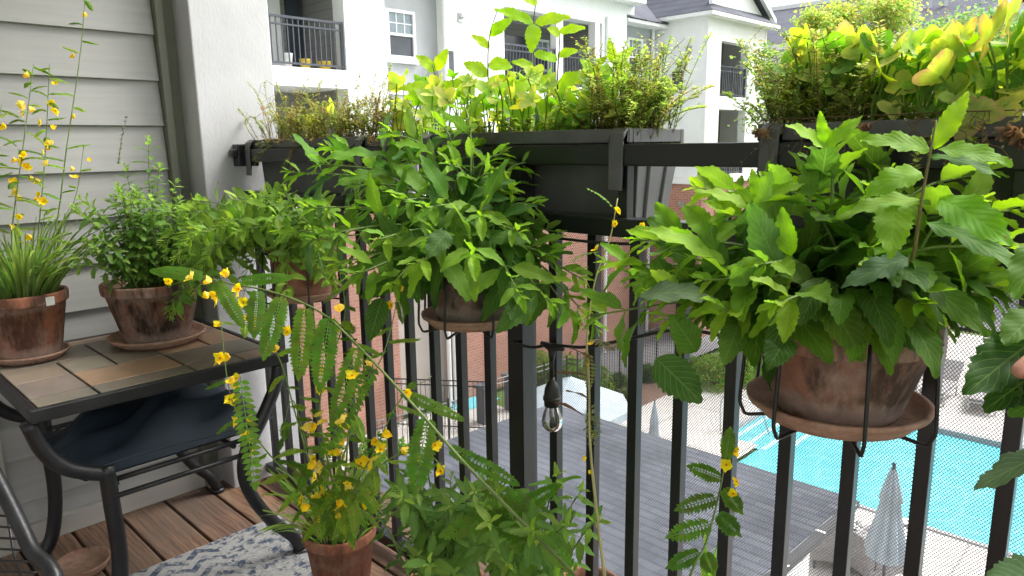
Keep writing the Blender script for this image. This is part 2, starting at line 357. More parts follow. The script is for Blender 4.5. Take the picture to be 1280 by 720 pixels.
# ------------------------------------------------------------------ leaves
class Leaves(MB):
    def __init__(s): super().__init__(); s.uv=[]
    def tube(s,P,r,n=4,cap=False,c=(.16,.26,.05)):
        k=s.n; MB.tube(s,P,r,n,cap,c); s.uv.append(np.full((s.n-k,2),.3))
    def leaf(s,P,D,N,L,W,col,droop=.6,fold=.25,serr=.10,nseg=16,shape='ovate',tipdark=None,twist=0.,rip=.03):
        D=nz(D); N=nz(N); N=nz(N-D*(N@D)); X=np.cross(D,N)
        if twist: N,X=N*math.cos(twist)+X*math.sin(twist), X*math.cos(twist)-N*math.sin(twist)
        t=np.linspace(0,1,nseg+1)
        if shape=='ovate': w=(t**.62*(1-t)**.95+.012*(t<.98))/.497
        elif shape=='lance': w=np.sin(np.pi*t**.8)**.9
        elif shape=='round': w=np.sin(np.pi*t**.9)**.6
        elif shape=='grass': w=(np.minimum(1,t*6+.4))*(1-t**2.5)
        w=np.clip(w,0.015,None)*W/2
        th=-droop*(t**1.1)
        dt=L/nseg; cy=np.concatenate([[0],np.cumsum(np.cos(th[:-1])*dt)]); cz=np.concatenate([[0],np.cumsum(np.sin(th[:-1])*dt)])
        cols=(-1,-.5,0,.5,1); V=[];UV=[]
        ph=rng.random()*6
        for i in range(nseg+1):
            for c_ in cols:
                ww=w[i]*c_
                yo=0
                if abs(c_)==1 and serr and 0<i<nseg:
                    if i%2: ww*=1+serr*(1-t[i])**.3
                    else: ww*=1-serr*.6; 
                    yo= dt*.45 if i%2 else 0
                zo=fold*abs(ww)+ rip*L*math.sin(ph+i*.9+c_)*abs(c_)**2
                nx,nzv=-math.sin(th[i]),math.cos(th[i])
                V.append(P+D*(cy[i]+yo*math.cos(th[i])+nx*zo)+N*(cz[i]+nzv*zo+yo*math.sin(th[i]))+X*ww)
                UV.append((.5+c_/2,t[i]))
        F=[]
        for i in range(nseg):
            for k in range(4):
                a=i*5+k; F.append((a,a+1,a+6,a+5))
        s.add(V,F,col); s.uv.append(np.array(UV))
    def mini(s,P,D,N,L,W,col,bend=.3):
        D=nz(D);N=nz(N-D*(N@D));X=np.cross(D,N)
        V=[P,P+D*L*.35+X*W*.5+N*W*.12,P+D*L*.7+X*W*.38+N*(W*.1-bend*L*.12),P+D*L-N*bend*L*.3,P+D*L*.7-X*W*.38+N*(W*.1-bend*L*.12),P+D*L*.35-X*W*.5+N*W*.12,P+D*L*.5-N*bend*L*.05]
        s.add(V,[(0,1,6,5),(1,2,6),(2,3,4,6),(5,6,4)],col); s.uv.append(np.array([(.5,0),(1,.35),(.9,.7),(.5,1),(.1,.7),(0,.35),(.5,.5)]))
    def pinnate(s,P,D,N,L,col,pairs=12,ll=.018,lw=.006,droop=.7,closed=.3):
        D=nz(D);N=nz(N-D*(N@D));X=np.cross(D,N)
        q=np.array(P,float); d=D.copy(); n=N.copy(); pts=[q.copy()]
        for i in range(pairs):
            a=-droop/pairs; d,n=nz(d*math.cos(a)+n*math.sin(a)),nz(n*math.cos(a)-d*math.sin(a))
            q=q+d*L/pairs; pts.append(q.copy())
            k=math.sin(math.pi*(.18+.75*(i+.5)/pairs))**.6
            for sg in (-1,1):
                dd=nz(X*sg*1.0+d*(.28+.15*rng.random())-n*closed*rng.uniform(.6,1.3))
                cc=tuple(c*rng.uniform(.85,1.15) for c in col)
                s.mini(q,dd,n,ll*k*rng.uniform(.9,1.05),lw*(.8+.2*k),cc,.25)
        s.mini(q,d,n,ll*.7,lw,col)
        V=[];F=[]
        for i,a in enumerate(pts): V+= [a-X*.0007,a+X*.0007]
        for i in range(len(pts)-1): F.append((2*i,2*i+1,2*i+3,2*i+2))
        s.add(V,F,tuple(c*1.2 for c in col)); s.uv.append(np.full((len(V),2),.5))
    def lobed(s,P,D,N,r,col,cup=.3,lobes=5,depth=.25,edge=None):
        """broad lobed leaf: P is the stalk joint, D to the tip"""
        D=nz(D);N=nz(N-D*(N@D));X=np.cross(D,N)
        n=44; V=[P]; UV=[(.5,.5)];cs=[col]
        ph=rng.random()*6; sk=rng.uniform(-.12,.12)
        prof=[]
        for k in range(n):
            a=-math.pi+2*math.pi*(k+.5)/n   # 0 = tip
            rr=(.55+.45*math.cos(a/2)**2)
            rr*=1+depth*1.35*((1-2*abs(((lobes*a/(2*math.pi)+sk)%1)-.5))*-1+.45) if 0 else 1+depth*1.3*(2*abs(((lobes*a/(2*math.pi)+.5)%1)-.5)*-1+.55)
            if abs(a)>2.5: rr*= .55+.45*(math.pi-abs(a))/.64
            prof.append((a,rr*rng.uniform(.96,1.04)))
        for ring in (.33,.66,1):
            for a,rr in prof:
                q=r*rr*ring; x=math.sin(a)*q; y=math.cos(a)*q
                z=cup*q*ring*.8*(1 if ring<1 else 1.1)+r*.09*math.sin(3*a+ph)*ring**2 - .12*r*(math.cos(a)*ring)**2*2
                V.append(P+D*y+X*x+N*z); UV.append((.5+math.sin(a)*ring/2,.5+math.cos(a)*ring/2))
        F=[]
        for k in range(n): F.append((0,1+k,1+(k+1)%n))
        for rg in range(2):
            for k in range(n):
                a=1+rg*n+k;b=1+rg*n+(k+1)%n; F.append((a,a+n,b+n,b))
        s.add(V,F,col)
        cc=s.c[-1]; cc[:1+n]*=np.array([.72,.9,.8]); cc*=1+nr.uniform(-.08,.08,(len(cc),1))
        if edge is not None:
            cc=s.c[-1]; cc[1+2*n:]=np.where(nr.rand(n,1)>.4,np.array(edge),cc[1+2*n:])
        s.uv.append(np.array(UV))
    def build(s,name,m,parent,smooth=True):
        return MB.build(s,name,m,parent,smooth=smooth,tint=True,uv=np.concatenate(s.uv))
def jit(c,a=.15):
    k=rng.uniform(1-a,1+a); return (c[0]*k*rng.uniform(.88,1.14),c[1]*k,c[2]*k*rng.uniform(.8,1.25))
def lerp(a,b,t): return tuple(x*(1-t)+y*t for x,y in zip(a,b))
def opp(L,pts,Lm,aspect,young,old,gap=.03,s0=.15,prof=None,droop=(.15,.8),serr=.1,shape='ovate',nseg=14,pet=.12,stems=None,dark=None):
    """opposite pairs of leaves up a stem; small pale ones at the tip"""
    P=np.array(pts); seg=np.linalg.norm(np.diff(P,axis=0),axis=1); cum=np.concatenate([[0],np.cumsum(seg)]); T=cum[-1]
    def ev(s_):
        i=min(max(np.searchsorted(cum,s_)-1,0),len(seg)-1); k=(s_-cum[i])/(seg[i]+1e-9); return P[i]*(1-k)+P[i+1]*k, nz(P[i+1]-P[i])
    s_=T; k=0; ang=rng.random()*6; g=gap*.28
    while s_>T*s0:
        q,t=ev(s_); age=min(1,(T-s_)/(max(Lm*1.3,1e-4)))
        size=Lm*(.22+.78*min(1,age*1.25)**.8)*rng.uniform(.82,1.1)
        if age>=1: size*=rng.uniform(.75,1)
        a=np.array([0,0,1.]) if abs(t[2])<.95 else np.array([1.,0,0]); u=nz(np.cross(t,a)); w=np.cross(t,u)
        for sg in (0,math.pi):
            if age>.7 and rng.random()<.1: continue
            an=ang+sg+rng.uniform(-.25,.25); o=u*math.cos(an)+w*math.sin(an)
            el=1.0*(1-age)+.25*age+rng.uniform(-.2,.2)
            d=nz(o*math.cos(el)+t*math.sin(el)+np.array([0,0,-.1*age]))
            pl=size*pet*(.3+age); b=q+d*pl
            if stems is not None and pl>.003: stems.tube([q,q+d*pl*.5+Uz*.001,b],.0009 if Lm>.03 else .0006,4,False)
            d2=nz(d-np.array([0,0,rng.uniform(-.05,.22)*age]))
            nn=nz(t*.6+Uz*.9)
            L.leaf(b,d2,nn,size,size*aspect*rng.uniform(.88,1.1),jit(lerp(young,old,min(1,age*.9+rng.uniform(-.1,.25)))),droop=rng.uniform(*droop)*(.35+.65*age),fold=rng.uniform(.03,.22)+.35*(1-age),serr=serr,nseg=nseg,shape=shape,twist=rng.uniform(-.25,.25))
        s_-=g; g=min(gap*rng.uniform(.85,1.15),g*1.5); ang+=math.pi/2+rng.uniform(-.2,.2); k+=1
def stem_obj(pts,r0,r1,parent,m=None,name='stem'):
    b=MB(); n=len(pts); b.tube(pts,[r0+(r1-r0)*i/(n-1) for i in range(n)],6); return b.build(name,m or m_stem,parent,smooth=True)
FL=None
def flower_proto():
    out=[]
    for v in range(6):
        L=Leaves(); 
        for k in range(5):
            a=2*math.pi*k/5+rng.uniform(-.15,.15); d=np.array([math.cos(a),math.sin(a),rng.uniform(.1,.5)+.7*(v%3==1)])
            L.leaf(np.zeros(3),d,Uz,rng.uniform(.0075,.0115),rng.uniform(.007,.0105),jit((.95,.74,.03),.06),droop=-.5,fold=.4,serr=0,nseg=5,shape='round',rip=.10)
        for k in range(5): L.mini(np.zeros(3),(math.cos(k*1.3),math.sin(k*1.3),2),(1,0,0),.0035,.0012,(.5,.26,.03))
        me=L.build('flower',m_petal,None); out.append(me.data); bpy.data.objects.remove(me)
    return out
FLM=flower_proto()
def flower(P,parent,sc=1.,face=None):
    o=bpy.data.objects.new('flower',rng.choice(FLM)); C.objects.link(o); o.parent=parent
    o.location=Vector(tuple(np.array(P)-np.array(parent.location)))
    d=nz(face if face is not None else (rng.uniform(-.6,.9),rng.uniform(-1.2,.1),rng.uniform(-.3,.7)))
    o.rotation_mode='QUATERNION'; o.rotation_quaternion=Vector(tuple(d)).to_track_quat('Z','Y'); s_=sc*rng.uniform(.8,1.2); o.scale=(s_,s_,s_)

# ------------------------------------------------------------------ pots
def pot(parent,ctr,rt,rb,h,m,rim=.028,soil=True):
    b=MB(); e=rt*.07
    b.lathe([(.001,0),(rb*.96,0),(rb,.004),(rt*.93,h-rim),(rt*.935,h-rim),(rt-.001,h-rim+.002),(rt,h-rim+.006),(rt*1.01,h-.004),(rt,h),(rt*.95,h+.001),(rt*.9,h-.006),(rt*.87,h-.03),(rb*.9,.01),(.001,.008)],ctr,48)
    o=b.build('pot',m,parent,smooth=True)
    if soil:
        s=MB(); n=28; s.lathe([(.0005,h-.018),(rt*.5,h-.016),(rt*.885,h-.024)],ctr,n); s.build('soil',m_soil,parent,smooth=True)
    return o
def saucer(ctr,r,label,m=m_saucer,h=.028,group='terracotta saucers under pots'):
    t=MB(); t.lathe([(.001,0),(r*.82,0),(r*.93,h*.6),(r*.93,h*.62),(r*.985,h*.68),(r,h*.95),(r*.985,h),(r*.94,h*.98),(r*.9,h*.6),(r*.8,h*.3),(.001,h*.28)],(0,0,0),48)
    o=t.build('saucer',m,None,smooth=True); o.location=tuple(map(float,ctr)); return tag(o,label,'saucer',group)

# ------------------------------------------------------------------ balcony: deck, walls, column, ceiling
WX=-2.31; DY=1.05
b=MB(); y=-1.33+.0
k=0
yy=.47-.13*12
while yy<1.2:
    cc=rng.uniform(.6,1.3); b.box(-2.45,1.4,yy+.004,yy+.126,-.035,rng.uniform(-.0015,.0015),(cc*1.02,cc*.98,cc*rng.uniform(.82,.98))); yy+=.13
o=struct(b.build('deck_boards',m_deck,None,bevel=.003,tint=True))
b=MB(); b.box(-2.45,1.4,-1.2,1.12,-.22,-.036); b.box(-2.45,1.4,1.12,1.16,-.25,-.005); struct(b.build('deck_frame',m_deck,None,tint=True))
b=MB(); b.box(-2.6,1.4,-1.25,1.22,2.45,2.6); struct(b.build('balcony_ceiling',m_ceiling,None))
b=MB(); b.box(-2.6,1.5,-1.35,-1.25,-.2,2.6); struct(b.build('back_wall',m_ceiling,None))
# siding wall
wall=thing('siding_wall','beige grey lap siding wall at the left end of the balcony','wall',(WX,0,0))
b=MB(); z=.055
zb=[1.039+.1305*i for i in range(-8,12)]
lo=.03
for i,z0 in enumerate(zb):
    z1=z0+.1305
    if z1<.05: continue
    z0c=max(z0,.02)
    for (ya,yb) in ((-1.25,.86),):
        V=[(WX-.02,ya,z1+.012),(WX-.008,ya,z1+.012),(WX+.006,ya,z0c),(WX-.008,ya,z0c)]
        b.prism(V,(0,yb-ya,0))
b.box(WX-.1,WX-.02,-1.25,.86,0,2.45)
b.build('siding_boards',m_siding,wall,bevel=.0015)
b=MB(); b.box(WX-.02,WX+.022,-1.25,.93,-.0,.062); b.build('base_trim',m_base,wall,bevel=.003)
b=MB(); b.box(WX-.02,WX+.024,.862,.885,.0,2.45); b.build('corner_board',m_trim,wall,bevel=.003)
b=MB(); b.box(WX-.02,WX+.03,.235,.335,.0,.80); b.build('trim_board',m_base,wall,bevel=.003)
colm=thing('column','pale stuccoed square column at the corner beside the siding wall','column',(WX,1.05,-6))
b=MB(); b.box(WX-.25,-2.2,.922,1.172,-6,2.45); b.build('shaft',m_column,colm,bevel=.004)
b=MB(); b.box(WX-.02,WX+.0,.886,.921,0,2.45); b.build('backing_strip',m_trim,colm)
# ------------------------------------------------------------------ railing
rail=thing('balcony_railing','black metal balcony railing with square balusters and grey screen mesh','railing',(-.4,DY,0))
XE=1.35; XS=-2.199
b=MB(); b.box(XS,XE,DY-.02,DY+.02,1.060,1.0975); b.build('top_rail',m_black,rail,bevel=.003)
b=MB(); b.box(XS,XE,DY-.02,DY+.02,.936,.970); b.build('mid_rail',m_black,rail,bevel=.003)
b=MB(); b.box(XS,XE,DY-.016,DY+.016,.022,.052); b.build('bottom_rail',m_black,rail,bevel=.002)
sp=.0953
for k in range(-14,22):
    x=-.149-sp*k
    if x<XS+.02 or x>XE-.02: continue
    b=MB()
    if k in(9,-9): b.box(x-.0215,x+.0215,DY-.0195,DY+.0235,-.02,1.0605); nm='post'
    else: b.box(x-.0098,x+.0098,DY-.0098,DY+.0098,.05,.937); nm='baluster'
    b.build(nm,m_black,rail,bevel=.0012)
for x in (-.748,-1.5,-.17,.45):
    b=MB(); b.box(x-.0098,x+.0098,DY-.0098,DY+.0098,.9695,1.0605); b.build('strut',m_black,rail,bevel=.001)
b=MB(); b.box(-2.199,-2.16,DY-.035,DY+.03,1.045,1.112); b.tube([(-2.19,DY-.04,1.085),(-2.165,DY-.04,1.085)],.014,10); b.build('end_bracket',m_black,rail,bevel=.003)
# screen mesh: real strands of plastic netting fixed behind the balusters
b=MB(); pit=.0037; yS=DY+.0135; za,zc=.03,.955; xa,xb=-2.195,XE-.02; wd=.00040
H=zc-za; tn=math.tan(R(52)); 
for sg in (1,-1):
    run=H/tn
    n=int((xb-xa+run)/ (pit/math.sin(R(52)))) 
    for i in range(n):
        x0=xa-run+i*pit/math.sin(R(52))
        # line z=za+ (x-x0)*tn
        xA=max(x0,xa); xB=min(x0+run,xb)
        if xB<=xA: continue
        zA=za+(xA-x0)*tn; zB=za+(xB-x0)*tn
        if sg<0: zA,zB=za+zc-zA,za+zc-zB
        nx,nz_=-sg*math.sin(R(52))*wd,math.cos(R(52))*wd
        yv=yS+(.0004 if sg>0 else 0)
        V=[(xA-nx,yv,zA-nz_),(xB-nx,yv,zB-nz_),(xB+nx,yv,zB+nz_),(xA+nx,yv,zA+nz_)]
        b.add(V,[(0,1,2,3)])
b.build('screen_mesh',m_mesh,rail)

# ------------------------------------------------------------------ table
TX0,TX1,TY0,TY1,TZ=-2.25,-1.675,.30,.875,.58
tab=thing('slate_table','black iron patio table with slate tile top against the siding wall','table',((TX0+TX1)/2,(TY0+TY1)/2,0))
b=MB(); fr=.016
b.box(TX1-fr,TX1,TY0,TY1,TZ-.028,TZ+.002); b.box(TX0,TX0+fr,TY0,TY1,TZ-.028,TZ+.002)
b.box(TX0+fr,TX1-fr,TY0,TY0+fr,TZ-.028,TZ+.002); b.box(TX0+fr,TX1-fr,TY1-fr,TY1,TZ-.028,TZ+.002)
b.build('table_frame',m_iron,tab,bevel=.003)
b=MB(); b.box(TX0+fr,TX1-fr,TY0+fr,TY1-fr,TZ-.02,TZ-.004); b.build('grout_bed',m_grout,tab)
b=MB(); cols=[(.20,.13,.09),(.12,.12,.10),(.32,.18,.10),(.10,.11,.10),(.24,.17,.13),(.085,.09,.105),(.38,.22,.13),(.15,.16,.13)]
rows=[(0,.075),(.075,.21),(.21,.345),(.345,.48),(.48,.575-2*fr)]
splits=[[0,.12,.33,.45],[0,.12,.33],[0,.12,.22,.33,.45],[0,.22,.45],[0,.12,.33,.45]]
for (a,c_),sp_ in zip(rows,splits):
    e=sp_+[TY1-TY0-2*fr]; e=sorted(set(x for x in e if x<TY1-TY0-2*fr))+[TY1-TY0-2*fr]
    for u,v in zip(e,e[1:]):
        if v-u<.03: continue
        b.box(TX1-fr-c_+.003,TX1-fr-a-.003,TY0+fr+u+.003,TY0+fr+v-.003,TZ-.01,TZ+rng.uniform(.0005,.0015),rng.choice(cols))
b.build('tile_top',m_slate,tab,bevel=.002,tint=True)
def leg(x,y,sy,foot):
    P=spline([(x,y,TZ-.03),(x,y-sy*.01,TZ-.08),(x,y-sy*.055,TZ-.16),(x,y-sy*.105,TZ-.235),(x,y-sy*.118,TZ-.30),(x,y-sy*.10,TZ-.37),(x,y-sy*.05,TZ-.46),(x,y+sy*.0,.06),(x,y+sy*.02,.012)],5)
    b=MB(); b.tube(P,.0165,12); b.tube([(x,y+sy*.02,0),(x,y+sy*.02,.014)],.021,12); return b.build('leg',m_iron,tab,smooth=True)
leg(TX1-.02,TY1-.02,1,0); leg(TX0+.03,TY1-.02,1,0); 
def leg2(x,y):
    P=spline([(x,y-.02,TZ-.03),(x,y+.0,TZ-.10),(x,y+.035,TZ-.15),(x,y+.085,TZ-.18),(x,y+.115,TZ-.19)],5)
    b=MB(); b.tube(P,.0165,12)
    b.tube(spline([(x,y+.112,TZ-.172),(x,y+.113,TZ-.25),(x,y+.115,TZ-.4),(x,y+.095,.06),(x,y+.06,.0)],5),[.018]*21,12); return b.build('leg',m_iron,tab,smooth=True)
leg2(TX1-.03,TY0+.02); leg2(TX0+.05,TY0+.01)
for zz,xx in ((.368,TX1-.035),(.335,TX1-.02),(.362,TX0+.06)):
    b=MB(); b.tube([(xx,TY0+.13,zz),(xx,TY1-.13,zz)],.0065,8); b.build('stretcher',m_iron,tab,smooth=True)
for yv in (TY0+.15,TY1-.15):
    b=MB(); b.tube([(TX0+.05,yv,.357),(TX1-.035,yv,.357)],.006,8); b.build('crossbar',m_iron,tab,smooth=True)
# navy bag resting on the stretchers
cov=thing('folded_cover','navy vinyl bag slumped on the bars beneath the slate table','bag',(-1.93,.6,.375))
b=MB(); NU,NV=30,18; V=[];F=[]
for side in (1,-1):
    for j in range(NV+1):
        for i in range(NU+1):
            u=i/NU*2-1; v=j/NV*2-1
            x=-1.90+v*.19; yq=.60+u*(.24-.03*v*v); 
            e=(1-abs(u)**3.5)*(1-abs(v)**3)
            h=.062+.035*math.sin(1.7*u+.6)+.02*math.sin(7*u+3*v)+.012*math.sin(13*v+4*u)
            zq=.384+ (h*max(0,e)**.6 if side>0 else 0)+ (.0035 if side>0 else 0)
            V.append((x,yq,zq))
o=0
for side in (0,1):
    for j in range(NV):
        for i in range(NU):
            a=side*(NU+1)*(NV+1)+j*(NU+1)+i; q=(a,a+1,a+NU+2,a+NU+1); F.append(q if side==0 else q[::-1])
b.add(V,F); b.build('bag_body',m_cloth,cov,smooth=True)
b=MB(); 
for i in range(5): b.box(-1.688,-1.686,.62+i*.022,.634+i*.022,.40,.425)
b2=MB(); b2.tube(spline([(-1.72,.38,.40),(-1.70,.5,.415),(-1.695,.65,.41),(-1.72,.84,.40)],6),.0025,6); b2.build('seam',m_cloth,cov,smooth=True)

# ------------------------------------------------------------------ rug
P0=at(170,715,2,.008); P1=at(345,650,2,.008)
rx=-1.92
b=MB(); n=60
b.box(rx,-.4,.02,.93,.0005,.008)
rug=b.build('rug',m_rug,None,bevel=.003); tag(rug,'woven pale rug with navy chevrons lying on the deck boards','rug')

# ------------------------------------------------------------------ chair edge at lower left
ch=thing('wire_chair','black tubular wire patio chair cut off at the lower left corner','chair',(-1.2,-.25,0))
def cp(x,y,d): return ad(x,y,d)
b=MB(); b.tube(spline([cp(-60,500,1.3),cp(-20,570,1.27),cp(8,622,1.24),cp(38,685,1.2),cp(70,765,1.15),(-1.22,.06,.0)],6),.0125,12); b.build('leg',m_iron,ch,smooth=True)
b=MB(); b.tube(spline([cp(-260,640,1.3),cp(-200,700,1.27),cp(-150,800,1.22),(-1.45,-.35,.0)],6),.0125,12); b.build('leg',m_iron,ch,smooth=True)
b=MB()
for i in range(9):
    yo=640+i*14
    b.tube(spline([cp(-180,yo+4,1.3),cp(-60,yo-4+6,1.28),cp(-6,yo-6+10,1.25),cp(18+i*5.5,yo+6,1.23)],4),.0022,5)
for i in range(6):
    xo=-150+i*31
    b.tube([cp(xo,620,1.29),cp(xo+12,690,1.27),cp(xo+34,760,1.25)],.0022,5)
b.build('wire_panel',m_iron,ch,smooth=True)
fs=saucer(at(104,712,2,.001),.068,'empty terracotta saucer on the deck below the slate table')
fs.location.z=.0015

# ================================================================== PLANTS
def potted(label,ctr,rt,rb,h,m,group=None,rim=.028):
    t=thing('potted_plant',label,'potted plant',ctr,group); pot(t,np.array(ctr),rt,rb,h,m,rim); return t
G_y=(.26,.46,.03); G_m=(.11,.25,.02); G_d=(.05,.115,.016)
# --- partridge pea + grass, left pot on the table
c1=at(38,438,2,TZ+.022); s1=saucer((c1[0],c1[1],TZ+.0025),.088,'saucer on the slate table under the leftmost terracotta pot',h=.02)
t1=potted('limed terracotta pot with thin grassy leaves and tall yellow flowered stalks on slate table',(c1[0],c1[1],TZ+.0095),.10,.07,.165,m_terra)
b=MB(); q=at(72,353,0,c1[0]+.075); 
b2=np.array([c1[0]+.094,c1[1]+.04,TZ+.157]); 
b.add([b2+np.array([.003,-.012,-.01]),b2+np.array([-.002,.008,-.01]),b2+np.array([.0,.008,.012]),b2+np.array([.005,-.012,.012])],[(0,1,2,3)]); b.build('price_sticker',m_labelw,t1)
L=Leaves()
top=np.array([c1[0],c1[1],TZ+.16])
for i in range(210):
    a=rng.random()*6.28; r_=rng.random()**.5*.075; q=top+np.array([math.cos(a)*r_,math.sin(a)*r_,0])
    d=np.array([math.cos(a)*rng.uniform(.1,.7),math.sin(a)*rng.uniform(.1,.7),1]); l_=rng.uniform(.10,.26)
    L.leaf(q,d,(math.cos(a),math.sin(a),.2) if 0 else nz(np.array([-math.cos(a),-math.sin(a),.8])),l_,rng.uniform(.005,.009),jit(lerp((.10,.2,.035),(.22,.30,.07),rng.random())),droop=rng.uniform(.2,1.6),fold=.4,serr=0,nseg=8,shape='grass',rip=.01)
def peastalk(root,L,pts,nfl,leafL=.07,fr=(.35,1),every=.045,r0=.0022,sc=1.,fz=None,density=1.,ll=.016,closed=.5):
    P=spline(pts,8); stem_obj(P,r0,.0008,root)
    P=np.array(P); n=len(P)
    seg=np.linalg.norm(np.diff(P,axis=0),axis=1); cum=np.concatenate([[0],np.cumsum(seg)]); T=cum[-1]
    s_=T*.26; k=0
    while s_<T:
        i=min(max(np.searchsorted(cum,s_)-1,0),n-2); kk=(s_-cum[i])/(seg[i]+1e-9); q=P[i]*(1-kk)+P[i+1]*kk; t=nz(P[i+1]-P[i])
        a=np.array([0,0,1.]) if abs(t[2])<.95 else np.array([1.,0,0]); u=nz(np.cross(t,a)); w=np.cross(t,u)
        an=k*2.4+rng.uniform(-.4,.4); o_=u*math.cos(an)+w*math.sin(an)
        if rng.random()<density: L.pinnate(q,nz(o_+t*.5+Uz*rng.uniform(-.5,.2)),Uz+.3*o_,leafL*rng.uniform(.7,1.15)*(1-.45*s_/T),jit(lerp((.11,.22,.03),(.26,.38,.05),rng.random())),pairs=rng.choice((12,14,16)),ll=ll*(1-.3*s_/T),lw=.0055,droop=rng.uniform(.2,1.3),closed=closed)
        s_+=every*rng.uniform(.8,1.2); k+=1
    for _ in range(nfl):
        s2=T*rng.uniform(*fr); i=min(max(np.searchsorted(cum,s2)-1,0),n-2); q=P[i]
        flower(q+np.array([rng.uniform(-.02,.02),rng.uniform(-.02,.02),rng.uniform(-.015,.015)]),root,sc)
X1=c1[0]
peastalk(t1,L,[top,at(66,300,0,X1),at(84,180,0,X1+.02),at(100,70,0,X1+.03),at(107,-10,0,X1+.03)],3,.065,(.5,1),.035,.0022,1.,density=.7,ll=.013)
peastalk(t1,L,[top+[0,-.02,0],at(15,290,0,X1+.03),at(28,190,0,X1+.06),at(42,80,0,X1+.05)],18,.075,(.3,1),.020,.0020,1.25,ll=.013)
peastalk(t1,L,[top+[.01,.02,0],at(48,290,0,X1+.03),at(56,200,0,X1+.05),at(62,80,0,X1+.05)],16,.07,(.3,1),.022,.0018,1.25,ll=.013)
peastalk(t1,L,[top+[.01,-.04,0],at(-20,290,0,X1+.03),at(-10,200,0,X1+.05),at(2,130,0,X1+.05)],6,.08,(.3,1),.022,.0018,1.2,ll=.013)
peastalk(t1,L,[top+[.01,.05,0],at(76,300,0,X1+.03),at(96,240,0,X1+.05),at(105,182,0,X1+.05)],4,.035,(.8,1),.04,.0014,.9,density=.5)
L.build('foliage',m_small,t1)
# --- bushy mint pot on the table
c2=at(197,418,2,TZ+.02); saucer((c2[0],c2[1],TZ+.0025),.124,'wide saucer on the slate table beneath the bushy herb pot',h=.024)
t2=potted('dark stained terracotta pot of bushy small leaved herb in middle of slate table',(c2[0],c2[1],TZ+.011),.125,.083,.16,m_terrad)
def bush(root,ctr,tips,Lm,aspect,young,old,gap,base_r=.06,droop=(.2,.8),shape='ovate',serr=.08,nseg=8,sm=m_stem,r0=.0018,leafm=m_leaf,s0=.15,lift=.6,pet=.1):
    L=Leaves(); PT=MB()
    for tp in tips:
        tp=np.array(tp); a=tp-ctr; a[2]=0; l=np.linalg.norm(a)
        bs=ctr+ (a/(l+1e-6))*min(base_r,l*.5)*rng.uniform(.3,1)+np.array([rng.uniform(-.01,.01),rng.uniform(-.01,.01),0])
        mid=bs*(1-.45)+tp*.45; mid[2]=bs[2]+max(tp[2]-bs[2],0)*lift+ (.35*l if tp[2]<bs[2]+.05 else .04)
        P=bez(bs,mid,tp,12)
        stem_obj(P,r0,r0*.4,root,sm)
        opp(L,P,Lm*rng.uniform(.85,1.1),aspect,young,old,gap,s0,droop=droop,serr=serr,shape=shape,nseg=nseg,stems=L,pet=pet)
    return L
ctr=np.array([c2[0],c2[1],TZ+.15])
tips=[]
for i in range(70):
    px=rng.uniform(88,268); py=rng.uniform(228,315)+abs(px-180)*.2; tips.append(at(px,py,0,c2[0]+rng.uniform(-.03,.13)))
tips+= [at(155,205,0,c2[0]),at(186,172,0,c2[0]+.02),at(146,230,0,c2[0]+.05),at(200,205,0,c2[0]),at(222,225,0,c2[0])]
L=bush(t2,ctr,tips,.038,.58,(.30,.46,.09),(.13,.24,.05),.016,.08,serr=.08,nseg=6)
sp_=MB()
P=spline([at(148,205,0,c2[0]),at(152,175,0,c2[0]),at(158,148,0,c2[0])],5); stem_obj(P,.0015,.0008,t2)
for q in P:
    for k in range(5): L.mini(q,(rng.uniform(-1,1),rng.uniform(-1,1),rng.uniform(0,.8)),Uz,.009,.005,jit((.17,.15,.2)))
L.build('foliage',m_leaf,t2)

# --- hanging pots in wire holders
def holder(ctr,rt,rb,h,label,bars=(20,75,130,200,260,320)):
    t=thing('wire_pot_holder',label,'pot holder',ctr,'wire holders hung on the railing')
    c=np.array(ctr)
    b=MB(); b.tube([c+np.array([ (rt+.004)*math.cos(a),(rt+.004)*math.sin(a),h*.74]) for a in np.linspace(0,2*math.pi,41)],.0026,6,False); b.build('ring',m_wire,t,smooth=True)
    for d in bars:
        a=R(d); u=np.array([math.cos(a),math.sin(a),0])
        P=[c+u*(rt+.006)+Uz*(h*.74),c+u*(rt+.010)+Uz*h*.4,c+u*(rt+.014)-Uz*.012,c+u*(rt+.006)-Uz*.030,c+u*(rt-.03)-Uz*.026,c-u*.02-Uz*.024]
        Q=[P[0]]
        for i in range(1,len(P)-1):
            Q+= bez(P[i]+(P[i-1]-P[i])*.2,P[i],P[i]+(P[i+1]-P[i])*.2,5)
        Q.append(P[-1]); b=MB(); b.tube(Q,.0024,6); b.build('wire',m_wire,t,smooth=True)
    for sx in (-.04,.04):
        x=c[0]+sx; y0=c[1]+math.sqrt(max((rt+.004)**2-sx**2,0)); b=MB()
        zt=.972
        P=[(x,y0,c[2]+h*.74),(x,min(y0+.004,DY-.026),c[2]+h*.74+.01),(x,DY-.026,zt-.01),(x,DY-.024,zt+.003),(x,DY+.022,zt+.003),(x,DY+.024,zt-.02)]
        b.tube(P,.0025,6); b.build('hook',m_wire,t,smooth=True)
    return t
